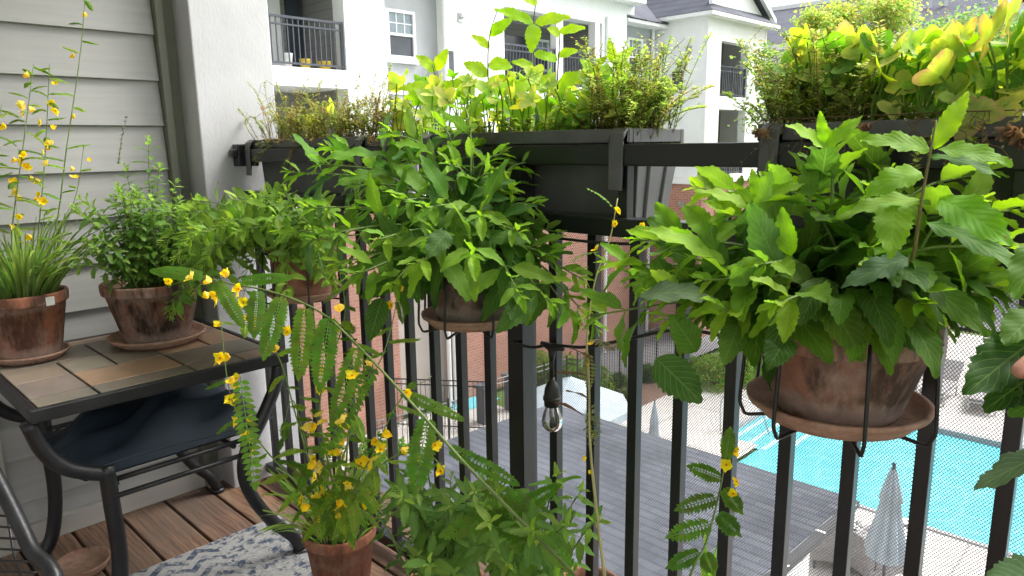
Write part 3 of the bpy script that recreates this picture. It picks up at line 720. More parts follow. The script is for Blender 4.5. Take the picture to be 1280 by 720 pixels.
# right pot
cR=np.array([-.318,.912,.775])
holder(cR,.104,.078,.138,'black wire pot holder carrying the large rightmost hanging terracotta pot',bars=(-150,-105,-55,-5,60,120,170))
saucer((cR[0],cR[1],cR[2]-.02),.110,'shallow saucer under the rightmost hanging pot',h=.024)
mat_R=terram('terracotta_dusty',(.30,.15,.105),(.36,.28,.24),(.09,.06,.048))
tR=potted('large hanging terracotta pot with dark stains and broad serrated green leaves at right',tuple(cR-np.array([0,0,.012])),.110,.074,.138,mat_R,rim=.048)
ctr=cR+np.array([0,0,.122])
LR=Leaves(); PT=MB()
def stemleaf(root,L,base,pts,Lm,aspect,young,old,gap,r0=.0026,sm=m_stem,s0=.12,nseg=16,droop=(.15,.8),serr=.1,pet=.14,shape='ovate'):
    P=spline([base]+list(pts),6); stem_obj(P,r0,r0*.45,root,sm); opp(L,P,Lm,aspect,young,old,gap,s0,droop=droop,serr=serr,nseg=nseg,stems=L,pet=pet,shape=shape)
Y0=(.27,.46,.035); O0=(.055,.135,.018)
# tips given as photo pixel, depth
def base(cx,r): 
    a=rng.random()*6.28; return cx+np.array([math.cos(a)*r*rng.random(),math.sin(a)*r*rng.random(),0])
for (px,py,d) in [(1038,178,.90),(958,232,.88),(1075,195,.97),(905,268,.86),(1000,215,1.0),(842,300,.92),(1100,240,.82),(790,345,1.0),(735,395,1.02),(830,400,.90),
                  (1215,262,.80),(1262,310,.74),(1240,350,.85),(950,330,.80),(1232,215,.85),(1275,262,.80),(1140,240,.9),(1255,360,.8),(760,330,1.02),(850,350,.92),(800,300,.98),(870,235,.98),(1030,235,.92),(900,390,.82),(820,370,.9),(1090,310,.8),(970,380,.76),(1150,380,.75),(880,350,.84),(1180,330,.86),(1120,200,1.0),(920,240,1.02)]:
    t_=ad(px,py,d); bs=base(ctr,.06); mid=bs*.5+t_*.5; mid[2]=max(bs[2],t_[2])*.5+mid[2]*.5+.01
    stemleaf(tR,LR,bs,[mid,t_],rng.uniform(.085,.112),.6,Y0,O0,.042)
# low drooping leaves round the rim
for i in range(46):
    a=rng.uniform(-3.6,.6); r_=rng.uniform(.07,.13); q=ctr+np.array([math.cos(a)*r_,math.sin(a)*r_,rng.uniform(.01,.07)])
    d=np.array([math.cos(a),math.sin(a),rng.uniform(-.5,.2)])
    LR.leaf(q,d,Uz,rng.uniform(.055,.085),rng.uniform(.035,.046),jit(lerp(G_m,G_d,rng.uniform(.3,1))),droop=rng.uniform(.6,1.5),fold=.2,serr=.1,nseg=14,twist=rng.uniform(-.3,.3))
    LR.tube([ctr+(q-ctr)*.4,q],.001,4)
def key(L,a,b_,da,db,W,col,up=.9,tow=.5,droop=.5,fold=.15,serr=.11,nseg=20,tw=0,shape='ovate'):
    A=ad(*a,da); B=ad(*b_,db); D=B-A; l=np.linalg.norm(D); N=Uz*up+nz(C0-A)*tow
    N=nz(N-nz(D)*(N@nz(D))); D2=nz(nz(D)*math.cos(droop*.5)+N*math.sin(droop*.5))
    L.leaf(A,D2,N,l*1.04,W,col,droop=droop,fold=fold,serr=serr,nseg=nseg,twist=tw,shape=shape)
yc=(.26,.45,.034); gc=(.17,.34,.026); dc=(.08,.18,.02)
sp1=[ad(1100,400,.84),ad(1138,330,.78),ad(1152,250,.74),ad(1163,190,.72),ad(1170,150,.715)]
stem_obj(spline(sp1,6),.0026,.0010,tR,mat('reddish_stem',(.16,.13,.05),.6,.3,30))
K=[((1164,188),(1077,178),.72,.74,.040,gc,.8,.6,.5),((1167,186),(1209,118),.72,.72,.028,yc,.4,1,.2),((1172,186),(1263,209),.72,.68,.038,gc,1,.6,.55),
((1163,196),(1247,224),.725,.69,.034,dc,.9,.3,.6),((1174,248),(1262,308),.73,.67,.055,gc,.8,.9,.5),((1152,250),(1050,276),.74,.76,.042,gc,.9,.4,.6),
((1152,215),(1082,250),.73,.73,.046,gc,.7,.6,.8),((1118,252),(1114,322),.74,.70,.048,gc,.3,1,.4),((1158,278),(1285,352),.74,.66,.042,dc,.8,.4,.6),
((1136,322),(1054,360),.75,.74,.038,(.09,.16,.06),.6,.8,.4),((1031,186),(982,158),.88,.87,.036,yc,.8,.6,.5),((1032,186),(1077,147),.88,.87,.03,yc,.8,.6,.3),((1030,180),(1025,140),.88,.88,.018,yc,.2,1,.2),
((1130,335),(1230,420),.78,.74,.05,dc,.6,.6,.5),((820,448),(875,502),.84,.82,.062,(.05,.12,.02),.3,1,.3),((800,372),(895,380),.84,.83,.05,(.08,.14,.055),.9,.5,.9),
((905,330),(800,290),.85,.86,.04,yc,.9,.5,.6),((950,250),(1005,232),.87,.86,.036,yc,.9,.5,.5),((940,262),(868,240),.87,.88,.034,yc,.9,.4,.5),((948,250),(940,212),.87,.87,.02,yc,.2,1,.2),
((870,440),(838,395),.86,.86,.05,dc,.5,.8,.5),((925,400),(905,455),.85,.82,.045,dc,.3,1,.4),((985,420),(960,462),.80,.77,.045,G_d,.3,1,.4),((1075,395),(1065,452),.79,.76,.04,G_m,.3,1,.3),((1105,385),(1150,440),.79,.76,.05,G_d,.4,.8,.4)]
for k in K: key(LR,k[0],k[1],k[2],k[3],k[4],jit(k[5],.08),k[6],k[7],k[8])
LR.build('foliage',m_leaf,tR)

# middle pot
cM=np.array([-1.022,.925,.778]); PT=MB()
holder(cM,.092,.07,.14,'black wire pot holder carrying the middle hanging pot beside the railing post',bars=(-160,-115,-70,-20,60,120))
saucer((cM[0],cM[1],cM[2]-.02),.098,'shallow saucer under the middle hanging pot',h=.022)
tM=potted('middle hanging terracotta pot spilling long pointed green leaves beside the railing post',tuple(cM-np.array([0,0,.012])),.092,.068,.145,m_terram)
ctr=cM+np.array([0,0,.125]); LM=Leaves()
for (px,py,d) in [(485,165,1.35),(400,205,1.5),(545,150,1.4),(590,185,1.38),(620,215,1.3),(560,205,1.25),(640,235,1.34),(672,255,1.3),(668,200,1.4),(440,230,1.3),(510,200,1.3),(380,260,1.4),(420,290,1.2),
                  (470,300,1.15),(690,320,1.25),(730,350,1.25),(720,400,1.3),(650,370,1.15),(490,355,1.15),(450,262,1.25),(530,260,1.15),(600,270,1.15),(700,290,1.35),(362,215,1.55),(580,130,1.45),(745,410,1.33),(420,330,1.2),(390,300,1.35),(460,230,1.35),(500,250,1.2),(555,240,1.35),(610,245,1.4),(650,290,1.2),(540,300,1.12),(590,320,1.1),(690,380,1.2),(440,345,1.15),(630,190,1.4),(520,330,1.1),(410,185,1.5),(350,290,1.5),(520,180,1.45)]:
    t_=ad(px,py,d); bs=base(ctr,.05); mid=bs*.5+t_*.5; mid[2]=max(bs[2],t_[2])*.5+mid[2]*.5+.015
    stemleaf(tM,LM,bs,[mid,t_],rng.uniform(.08,.102),.48,(.24,.42,.035),(.05,.13,.02),.040,nseg=14)
for i in range(44):
    a=rng.uniform(-3.8,.7); r_=rng.uniform(.05,.12); q=ctr+np.array([math.cos(a)*r_,math.sin(a)*r_,rng.uniform(.0,.08)])
    d=np.array([math.cos(a),math.sin(a),rng.uniform(-.6,.2)])
    LM.leaf(q,d,Uz,rng.uniform(.06,.09),rng.uniform(.028,.04),jit(lerp(G_m,G_d,rng.uniform(.3,1))),droop=rng.uniform(.6,1.4),fold=.2,serr=.06,nseg=12,twist=rng.uniform(-.3,.3))
    LM.tube([ctr+(q-ctr)*.4,q],.001,4)
for k in [((478,372),(462,425),1.2,1.18,.05,G_d,.3,1,.3),((505,345),(452,372),1.2,1.2,.045,G_d,.3,1,.4),((655,345),(640,400),1.22,1.18,.06,(.07,.15,.03),.3,1,.3),((670,370),(622,415),1.2,1.18,.055,(.07,.15,.03),.4,1,.4),
          ((560,290),(535,322),1.1,1.08,.05,(.07,.14,.04),.5,.8,.5),((485,195),(400,205),1.35,1.3,.05,G_m,.8,.4,.6),((485,180),(540,195),1.35,1.3,.045,gc,.8,.4,.6),((488,215),(420,235),1.32,1.28,.05,dc,.8,.4,.5)]: key(LM,*k)
LM.build('foliage',m_leaf,tM)

# left hanging pot
cL=at(382,372,1,.925); cL[2]+=.02
holder(cL,.09,.066,.14,'black wire pot holder carrying the leftmost hanging pot near the column',bars=(-165,-120,-75,-25,60,120))
saucer((cL[0],cL[1],cL[2]-.02),.096,'shallow saucer under the leftmost hanging pot near the column',h=.022)
tL=potted('leftmost hanging terracotta pot with bright small rounded leaves in front of the column',tuple(cL-np.array([0,0,.012])),.09,.066,.145,m_terrao)
ctr=cL+np.array([0,0,.125]); tips=[]
for i in range(98):
    px=rng.uniform(195,420); py=rng.uniform(222,300)+abs(px-320)*.18+rng.random()**2*90; tips.append(ad(px,py,rng.uniform(1.5,1.95)))
L=bush(tL,ctr,tips,.050,.56,(.30,.46,.06),(.12,.22,.035),.022,.05,serr=.07,nseg=8,r0=.0018)
L.build('foliage',m_leaf,tL)

# --- floor pot with pea plants
PT=MB()
cF=at(424,658,2,.19); cF=np.array([cF[0],cF[1],0])
tF=potted('terracotta pot on the rug overflowing with feathery leaves and many yellow flowers',tuple(cF),.088,.062,.19,m_terrao)
top=cF+np.array([0,0,.17]); L=Leaves(); dF=np.linalg.norm(top-C0)
for i in range(110):
    a=rng.random()*6.28; r_=rng.random()**.5*.07
    if i%2: continue
    q=top+np.array([math.cos(a)*r_,math.sin(a)*r_,0]); k=rng.uniform(.1,.8)
    L.leaf(q,np.array([math.cos(a)*k,math.sin(a)*k,1]),nz(np.array([-math.cos(a),-math.sin(a),.8])),rng.uniform(.10,.22),rng.uniform(.009,.018),jit(lerp((.12,.22,.035),(.26,.38,.07),rng.random())),droop=rng.uniform(.2,1.4),fold=.3,serr=0,nseg=8,shape='lance',rip=.01)
for pts,nf,ln in [([(415,600,1.30),(400,500,1.3),(430,400,1.3),(425,340,1.3)],14,.09),([(395,600,1.3),(370,520,1.3),(345,440,1.3),(300,400,1.3)],6,.10),
               ([(430,600,1.25),(440,520,1.2),(480,440,1.2),(500,360,1.25)],9,.10),([(440,620,1.25),(470,560,1.2),(500,500,1.2),(540,470,1.2)],6,.1),([(385,620,1.3),(330,560,1.3),(290,500,1.35),(275,395,1.4)],9,.09),
               ([(410,610,1.35),(385,560,1.35),(365,500,1.35),(350,560,1.35)],4,.09),([(445,620,1.25),(465,590,1.2),(520,560,1.15),(560,590,1.1)],3,.1),([(420,600,1.3),(455,480,1.35),(440,420,1.35),(400,400,1.35)],6,.09)]:
    peastalk(tF,L,[top+np.array([rng.uniform(-.04,.04),rng.uniform(-.04,.04),0])]+[ad(*q) for q in pts],nf+7,ln*.75,(.3,1),.03,.0022,1.35,ll=.016,density=.8)
L.build('foliage',m_small,tF)
# --- big arching stalk that starts low at the right and reaches up left
tA=thing('arching_stalk','long arching pea stalk with hanging feathery leaves crossing from bottom to the left pots','plant',tuple(at(735,735,2,.12)*np.array([1,1,0])))
pc=np.array(tA.location); pot(tA,pc,.075,.055,.13,m_terrao)
L=Leaves()
AP=[(735,738,.98),(690,690,1.0),(640,640,1.02),(580,578,1.04),(520,510,1.07),(455,440,1.10),(400,390,1.14),(340,365,1.18),(290,355,1.2),(240,345,1.22),(205,350,1.24)]
P=spline([pc+np.array([0,0,.11])]+[ad(*q) for q in AP],6); stem_obj(P,.0030,.0010,tA,mat('olive_stem',(.12,.17,.04),.6,.3,30))
def pin(px0,px1,d0,d1,ll,col,pairs=13,droop=.3):
    A=ad(*px0,d0);B=ad(*px1,d1); D=B-A; N=nz(C0-A)*.8+Uz*.3
    L.pinnate(A,nz(D)+N*.1,N,np.linalg.norm(D)*1.03,col,pairs+5,ll,.0085,droop,.1)
gp=(.11,.22,.025)
for a,b_,ll in [((322,362),(318,412),.017),((352,370),(332,438),.02),((382,382),(374,462),.022),((412,395),(400,475),.024),((448,432),(418,520),.02),((535,520),(520,605),.026),((470,455),(405,560),.02),((300,470),(318,600),.020),((255,345),(196,338),.013),
                 ((640,640),(560,665),.02),((560,560),(640,600),.016),((500,490),(572,520),.012),((640,642),(690,610),.016),((600,605),(680,640),.02),((690,690),(600,640),.022),((720,720),(650,625),.02),((300,352),(355,345),.012),((270,350),(300,400),.014)]:
    pin(a,b_,1.13,1.10,ll,jit(gp,.2))
for q in [(212,351),(240,348),(262,368),(272,376),(298,370),(305,378),(285,345),(276,448),(292,478),(288,500),(270,370),(265,352),(300,362),(509,490),(543,556),(552,590),(548,560),(395,598),(360,415),(440,470),(430,528),(425,390)]:
    flower(ad(*q,1.12+rng.uniform(-.02,.03)),tA,1.25)
L.build('foliage',m_small,tA)
# --- tall dry stalk in front of railing + right small pea stalk
tD=thing('dry_stalk','thin dry seeding stalk rising beside the string light bulb with small yellow blooms','plant',tuple(at(757,800,2,.10)*np.array([1,1,0])))
pc=np.array(tD.location); pot(tD,pc,.07,.05,.12,m_terrao); L=Leaves()
P=spline([pc+np.array([0,0,.1]),ad(758,745,1.0),ad(748,660,1.0),ad(738,560,1.02),ad(736,480,1.04),ad(734,420,1.06),ad(744,350,1.08),ad(762,300,1.09),ad(772,248,1.1)],6); stem_obj(P,.0026,.0009,tD,mat('straw_stem',(.36,.33,.14),.6,.2,30))
for q in [(738,450),(733,470),(736,500),(729,520)]:
    A=ad(*q,1.03); L.leaf(A,(rng.uniform(-1,0),rng.uniform(-1,0),.3),Uz,.045,.012,jit((.13,.07,.035)),droop=.4,fold=.5,serr=.15,nseg=8)
for q in [(775,262),(770,280),(804,285),(740,430),(746,312),(776,335),(741,543),(729,573),(738,590),(736,455)]: flower(ad(*q,1.05 if q[1]>400 else 1.09),tD,1. if q[1]<400 else .55)
L.pinnate(ad(768,262,1.1),(-.3,-.3,.8),Uz,.05,(.14,.24,.05),8,.012,.005); L.pinnate(ad(752,315,1.08),(-1,-.3,.1),Uz,.05,(.14,.24,.05),8,.012,.005)
L.pinnate(ad(735,425,1.05),(.6,-.2,.3),Uz,.06,(.2,.2,.09),9,.014,.005); L.pinnate(ad(735,440,1.05),(.3,-.2,-.6),Uz,.05,(.2,.2,.09),9,.012,.005)
for i in range(60): 
    q=ad(rng.uniform(733,748),rng.uniform(510,560),1.03); L.mini(q,(rng.uniform(-1,1),rng.uniform(-1,1),rng.uniform(-.5,1)),Uz,.008,.005,jit((.2,.24,.12)))
L.build('foliage',m_small,tD)
tE=thing('pea_seedling','short feathery stalk with four yellow blooms against the balusters near the pool','plant',tuple(at(885,760,2,.05)*np.array([1,1,0])))
pc=np.array(tE.location); pot(tE,pc,.065,.05,.09,m_terrao); L=Leaves()
P=spline([pc+np.array([0,0,.07]),ad(862,730,.97),ad(882,680,.97),ad(897,625,.98),ad(906,580,.98),ad(910,548,.98)],6); stem_obj(P,.002,.0008,tE)
def pin2(a,b_,ll):
    A=ad(*a,.975);B=ad(*b_,.96);D=B-A;N=nz(C0-A)*.8+Uz*.3; L.pinnate(A,nz(D)+N*.1,N,np.linalg.norm(D),jit((.11,.22,.035),.15),11,ll,.006,.3,.1)
for a,b_,ll in [((902,598),(868,584),.014),((897,622),(852,634),.015),((890,655),(842,668),.017),((904,610),(924,636),.014),((896,642),(920,664),.016),((877,690),(840,706),.014),((908,575),(912,542),.012),((880,690),(890,712),.014)]: pin2(a,b_,ll)
for q,s_ in [((909,581),1.5),((918,564),1.0),((922,602),1.),((917,618),1.1)]: flower(ad(*q,.965),tE,s_,(.1,-1,.3) if s_>1.2 else None)
for i in range(5): L.leaf(pc+np.array([0,0,.08]),(rng.uniform(-.4,.4),rng.uniform(-.4,.4),1),(.5,-1,.3),rng.uniform(.1,.18),.012,jit(gc),droop=.5,fold=.4,serr=0,nseg=8,shape='grass')
L.build('foliage',m_small,tE)
# --- leafy floor plants at bottom centre
def floorbush(label,cpx,region,n,Lm,young,old,dr,pr=.085,gap=.03,asp=.5):
    c=at(*cpx,2,.0); t=potted(label,(c[0],c[1],0),pr,pr*.72,.15,m_terrao)
    ctr=np.array([c[0],c[1],.14]); tips=[]
    for i in range(n):
        tips.append(ad(rng.uniform(region[0],region[2]),rng.uniform(region[1],region[3]),rng.uniform(*dr)))
    L=bush(t,ctr,tips,Lm,asp,young,old,gap,.05,nseg=10,r0=.0022,serr=.08); L.build('foliage',m_leaf,t); return t
floorbush('leafy green herb in pot on the deck at the bottom centre below the middle balusters',(560,800),(480,600,640,735),15,.046,(.26,.40,.07),(.11,.21,.045),(1.05,1.3))
floorbush('leafy herb with narrow shoots in pot right of the other floor pots',(665,850),(600,560,750,735),12,.042,(.27,.42,.06),(.11,.22,.04),(.95,1.15))
floorbush('dark leaved low plant between the flowered floor pot and the balusters',(560,850),(440,560,590,640),11,.042,(.24,.36,.09),(.1,.18,.05),(1.3,1.5),pr=.07)

# --- plant off the right edge, with hand
tO=thing('potted_plant','plant at the right frame edge with large dark maple like serrated leaves','potted plant',(.17,.70,.0))
pc=np.array([.17,.70,.0]); 
tO.location=(.17,.70,0)
pot(tO,pc,.12,.09,.24,m_terrad); PT=MB()
L=Leaves(); P=spline([pc+np.array([0,0,.21]),pc+np.array([.02,0,.5]),ad(1310,470,.62),ad(1300,400,.64)],6); stem_obj(P,.004,.002,tO)
for k in [((1300,420),(1208,492),.62,.60,.062,(.03,.085,.012),.3,1,.3),((1312,455),(1232,513),.61,.60,.05,(.03,.08,.012),.4,1,.3),((1330,560),(1221,614),.60,.58,.035,(.09,.15,.07),.8,.4,.4),((1300,390),(1255,430),.63,.61,.045,dc,.5,.8,.3),((1330,480),(1262,520),.60,.59,.04,dc,.5,.8,.3),((1330,730),(1235,722),.56,.55,.05,(.07,.14,.05),.6,.8,.4),((1310,300),(1268,372),.64,.62,.045,dc,.5,.8,.3)]:
    key(L,*k[:6],up=k[6],tow=k[7],droop=k[8])
    A=ad(*k[0],k[2]); 
    j=min(range(len(P)),key=lambda i:np.linalg.norm(P[i]-A)); L.tube([P[j],A],.0016,5)
L.build('foliage',m_leaf,tO)
def hand():
    t=thing('person','bare hand reaching in from the right frame edge to lift a leaf','person',tuple(ad(1420,470,.6)))
    V=[];E=[];Rr=[]
    def v(p_,r_,par=None):
        V.append(tuple(np.array(p_)-np.array(t.location))); Rr.append(r_)
        if par is not None: E.append((par,len(V)-1))
        return len(V)-1
    w=v(ad(1460,500,.60),.026); pm=v(ad(1400,490,.595),.030,w)
    a=w
    for q,r_ in (((1520,540,.60),.030),((1640,620,.58),.038)): a=v(ad(*q),r_,a)
    for (k1,k2,k3,tip,r_) in [((1358,452,.59),(1325,440,.585),(1290,452,.585),(1268,470,.585),.0082),((1362,472,.59),(1335,462,.575),(1305,470,.57),(1285,482,.572),.0085),((1368,492,.595),(1340,488,.575),(1312,494,.57),(1294,506,.572),.0082),((1375,512,.60),(1352,512,.585),(1330,518,.58),(1314,528,.58),.0072)]:
        a=pm
        for q,s_ in ((k1,1.25),(k2,1.08),(k3,1),(tip,.8)): a=v(ad(*q),r_*s_,a)
    a=pm
    for q,r_ in (((1395,450,.575),.013),((1365,425,.57),.0105),((1338,420,.572),.0085)): a=v(ad(*q),r_,a)
    me=bpy.data.meshes.new('body'); me.from_pydata(V,E,[]); o=bpy.data.objects.new('body',me); C.objects.link(o); o.parent=t
    me.materials.append(m_skin); s=o.modifiers.new('skin','SKIN'); s.use_smooth_shade=True
    sv=me.skin_vertices[0].data
    for i,r_ in enumerate(Rr): sv[i].radius=(r_,r_)
    sv[0].use_root=True
    u=o.modifiers.new('sub','SUBSURF'); u.levels=2; u.render_levels=2
hand()

# ------------------------------------------------------------------ rail planters
def planter(x0,x1,label):
    t=thing('rail_planter',label,'planter',((x0+x1)/2,1.13,1.0),'planters hung on the outside of the railing')
    ya,yb=1.078,1.215; zt,zb_=1.124,.955
    b=MB()
    V=[(x0+.012,ya+.006,zb_),(x1-.012,ya+.006,zb_),(x1-.012,yb-.03,zb_),(x0+.012,yb-.03,zb_),(x0+.003,ya,zt-.03),(x1-.003,ya,zt-.03),(x1-.003,yb,zt-.03),(x0+.003,yb,zt-.03)]
    b.add(V,[(0,3,2,1),(0,1,5,4),(1,2,6,5),(2,3,7,6),(3,0,4,7)])
    for (p0,p1) in ((V[1],V[5]),(V[2],V[6])):   # ribs on the end face
        a_=np.array(p0);c_=np.array(p1)
    for k in (.28,.72):
        yy0=ya+.006+(yb-.03-ya-.006)*k; yy1=ya+(yb-ya)*k
        b.tube([(x1-.0125,yy0,zb_+.002),(x1-.0035,yy1,zt-.032)],.006,8)
    b.build('box',m_planter,t,bevel=.004)
    b=MB(); yr=1.045
    zr0,zr1=zt-.030,zt
    b.box(x0,x1,yr,yr+.012,1.099,zr1); b.box(x0,x1,yb-.004,yb+.008,zr0,zr1); b.box(x0,x0+.012,yr+.012,yb-.004,1.1,zr1); b.box(x1-.012,x1,yr+.012,yb-.004,1.1,zr1)
    b.box(x0+.012,x1-.012,yr+.012,ya+.004,1.1,1.104)
    b.build('rim',m_planter,t,bevel=.003)
    b=MB(); b.box(x0+.01,x1-.01,yr+.01,yb-.002,zt-.03,zt-.012); b.build('soil',m_soil,t)
    for xs in (x0+.012,x1-.030):
        b=MB(); b.prism([(xs,1.024,1.018),(xs,1.028,1.116),(xs,1.044,1.126),(xs,1.044,1.100),(xs,1.0285,1.0995),(xs,1.0285,1.018)][::-1],(.030,0,0)); b.build('hook',m_planter,t,bevel=.004)
    return t
xA1=at(466,195,1,1.06)[0]; xC0=at(533,190,1,1.06)[0]; xC1=at(793,165,1,1.06)[0]; xD0=at(948,170,1,1.05)[0]
pA=planter(-2.15,xA1,'dark planter nearest the column, full of reddish thyme')
pC=planter(xC0,xC1,'dark middle planter with tall serrated stems, lime vine and thyme')
pD=planter(xD0,xD0+.78,'dark right hand planter with big chartreuse vine leaves and withered brown leaves')
ZT=1.108
def thyme(root,xr,n,hgt,name='thyme',cols=((.16,.24,.05),(.30,.2,.1)),spread=.06,tall=.1,droopn=0,ysp=(1.06,1.20)):
    L=Leaves(); B=MB()
    for i in range(n):
        x=rng.uniform(*xr); y=rng.uniform(*ysp); h=hgt*rng.uniform(.45,1) if rng.random()>tall else hgt*rng.uniform(1.1,1.6)
        b0=np.array([x,y,ZT-.01]); tp=b0+np.array([rng.gauss(0,spread),rng.gauss(0,spread*.8),h])
        if i<droopn: tp=b0+np.array([rng.gauss(0,spread),rng.uniform(-.09,-.03),rng.uniform(-.06,.02)])
        P=bez(b0,(b0+tp)/2+np.array([rng.gauss(0,.012),rng.gauss(0,.012),.03]),tp,8)
        L.tube(P,[.0009]*4+[.0006]*4,3,False,(.2,.15,.06))
        col=lerp(cols[0],cols[1],rng.random()**3)
        m=int(len(P)*6)
        for k in range(m):
            u=.2+.8*k/m; q=P[min(int(u*7.99),6)]; q=q*(1-(u*7%1))+P[min(int(u*7.99)+1,7)]*(u*7%1)
            a=rng.random()*6.28; d=np.array([math.cos(a),math.sin(a),rng.uniform(-.1,.7)])
            L.mini(q,d,Uz+.01,rng.uniform(.007,.0115),rng.uniform(.004,.006),jit(col if rng.random()>.25 else cols[0],.3))
        # side twigs
        for k in range(3):
            q=P[rng.randint(2,6)]; d=nz((rng.gauss(0,1),rng.gauss(0,1),.7)); ln=h*rng.uniform(.15,.35); e=q+d*abs(ln)
            L.tube([q,e],.0005,3,False,(.2,.12,.06))
            for j in range(6): 
                a=rng.random()*6.28; L.mini(q+(e-q)*(j+1)/6,(math.cos(a),math.sin(a),.4),Uz+.01,rng.uniform(.005,.008),.0036,jit(col,.3))
    return L.build(name,m_small,root)
def vine(root,spots,name='lime_vine'):
    L=Leaves(); B=MB()
    for (px,py,y,r_,nx,nzv,col,edge) in spots:
        q=at(px,py,1,y); b0=np.array([q[0]+rng.uniform(-.03,.03),min(max(y,1.07),1.19),ZT])
        mid=(b0+q)/2+np.array([rng.uniform(-.02,.02),rng.uniform(-.01,.02),.01])
        L.tube(bez(b0,mid,q,8),.0014,5)
        D=nz((nx,rng.uniform(-.7,-.1),nzv)); N=nz((rng.uniform(-.5,.5),-rng.uniform(.4,1.1),rng.uniform(.5,1.1)))
        L.lobed(q,D,N,r_,jit(col,.1),cup=rng.uniform(.15,.6),lobes=rng.choice((4,5)),depth=rng.uniform(.35,.6),edge=edge)
    return L.build(name,m_leaf,root)
ch1=(.52,.56,.07); ch2=(.38,.50,.05); ch3=(.2,.38,.03); bre=(.45,.25,.12)
thyme(pA,(-2.12,xA1+.03),360,.13,cols=((.27,.33,.08),(.38,.2,.12)),spread=.045,tall=.12,droopn=100)
vine(pA,[(415,140,1.12,.03,.2,.9,ch1,None),(388,155,1.1,.022,-.3,.8,ch1,None),(376,156,1.1,.02,.3,.8,ch1,None),(505,140,1.15,.03,.1,.9,ch1,None),(495,165,1.15,.028,.5,.5,ch1,None),(520,120,1.15,.03,.2,.7,ch2,None),(535,150,1.12,.028,-.4,.6,ch1,None),(470,160,1.14,.022,.4,.5,ch2,None),(455,150,1.15,.02,0,.7,ch1,None)])
thyme(pC,(xC1-.11,xC1),190,.12,cols=((.34,.46,.10),(.4,.33,.12)),spread=.05,tall=.2)
thyme(pC,(xC0,xC1-.1),80,.05,cols=((.25,.37,.06),(.3,.24,.08)),spread=.03,tall=.05)
spots=[]
for i in range(170):
    px=rng.uniform(490,790); py=rng.uniform(95,165); t_=(px-500)/270
    spots.append((px,py,rng.uniform(1.06,1.22),rng.uniform(.014,.030),rng.uniform(-1,1),rng.uniform(-.5,.9),rng.choice((ch2,ch2,ch3,ch1,gc,ch1)),None))
spots+=[(545,130,1.1,.04,-.5,.5,ch2,None),(640,140,1.1,.045,0,.3,gc,None),(700,130,1.1,.04,.5,.3,gc,None),(790,115,1.15,.025,.5,.5,ch1,None),(815,120,1.12,.02,.4,.5,ch1,None)]
vine(pC,spots)
# tall serrated stems in the middle planter
L=Leaves(); DC=1.42
gy=(.30,.48,.03); PT=MB()
for pts in ([(660,165),(667,95),(667,30),(672,-12)],[(613,165),(610,90),(612,45),(622,12)],[(697,160),(697,100),(699,60),(700,40)],[(640,165),(650,120)],[(742,160),(745,110),(742,85)],[(768,160),(766,110),(767,82)],[(560,165),(548,110),(540,80)]):
    q0=at(*pts[0],1,1.12); k=np.linalg.norm(q0-C0); d0=(q0-C0)@Fw
    P=spline([np.array([q0[0],1.12,ZT-.005])]+[ad(*q,d0) for q in pts[1:]],5); stem_obj(P,.0019,.0009,pC,m_stemd)
def kc(a,b_,W,col=gy,up=.6,tow=.9,dr=.5): 
    d0=(at(a[0],165,1,1.12)-C0)@Fw; key(L,a,b_,d0,d0-.01,W,jit(col,.1),up,tow,dr,nseg=16)
for k in [((669,29),(712,23),.04),((667,29),(619,13),.036),((668,30),(664,66),.045),((668,66),(690,76),.03),((699,40),(731,36),.03),((667,84),(640,78),.03),((672,-2),(690,-14),.03),((672,5),(650,-5),.03),((700,44),(684,36),.03),
          ((766,84),(793,60),.03),((767,80),(761,50),.025),((765,84),(790,82),.03),((767,88),(748,90),.035),((697,70),(722,64),.03),((697,75),(675,70),.03),((742,90),(725,75),.03),((742,88),(760,70),.02),
          ((612,45),(640,25),.04),((612,60),(590,45),.03),((610,80),(640,85),.05),((610,95),(580,80),.05),((610,100),(645,110),.05),((545,90),(520,70),.04),((545,88),(560,62),.04),((548,110),(500,112),.04),((548,115),(590,100),.04),((667,100),(700,112),.05),((667,105),(630,118),.05),((697,105),(735,95),.045),((697,110),(720,135),.045),((745,115),(770,130),.04),((745,112),(730,140),.04),((560,130),(530,150),.04),((610,125),(650,150),.05),((610,128),(575,150),.05),((667,130),(715,150),.055),((667,128),(640,160),.05),((700,130),(745,150),.05)]:
    kc(*k)
o=L.build('tall_leaves',m_leaf,pC)
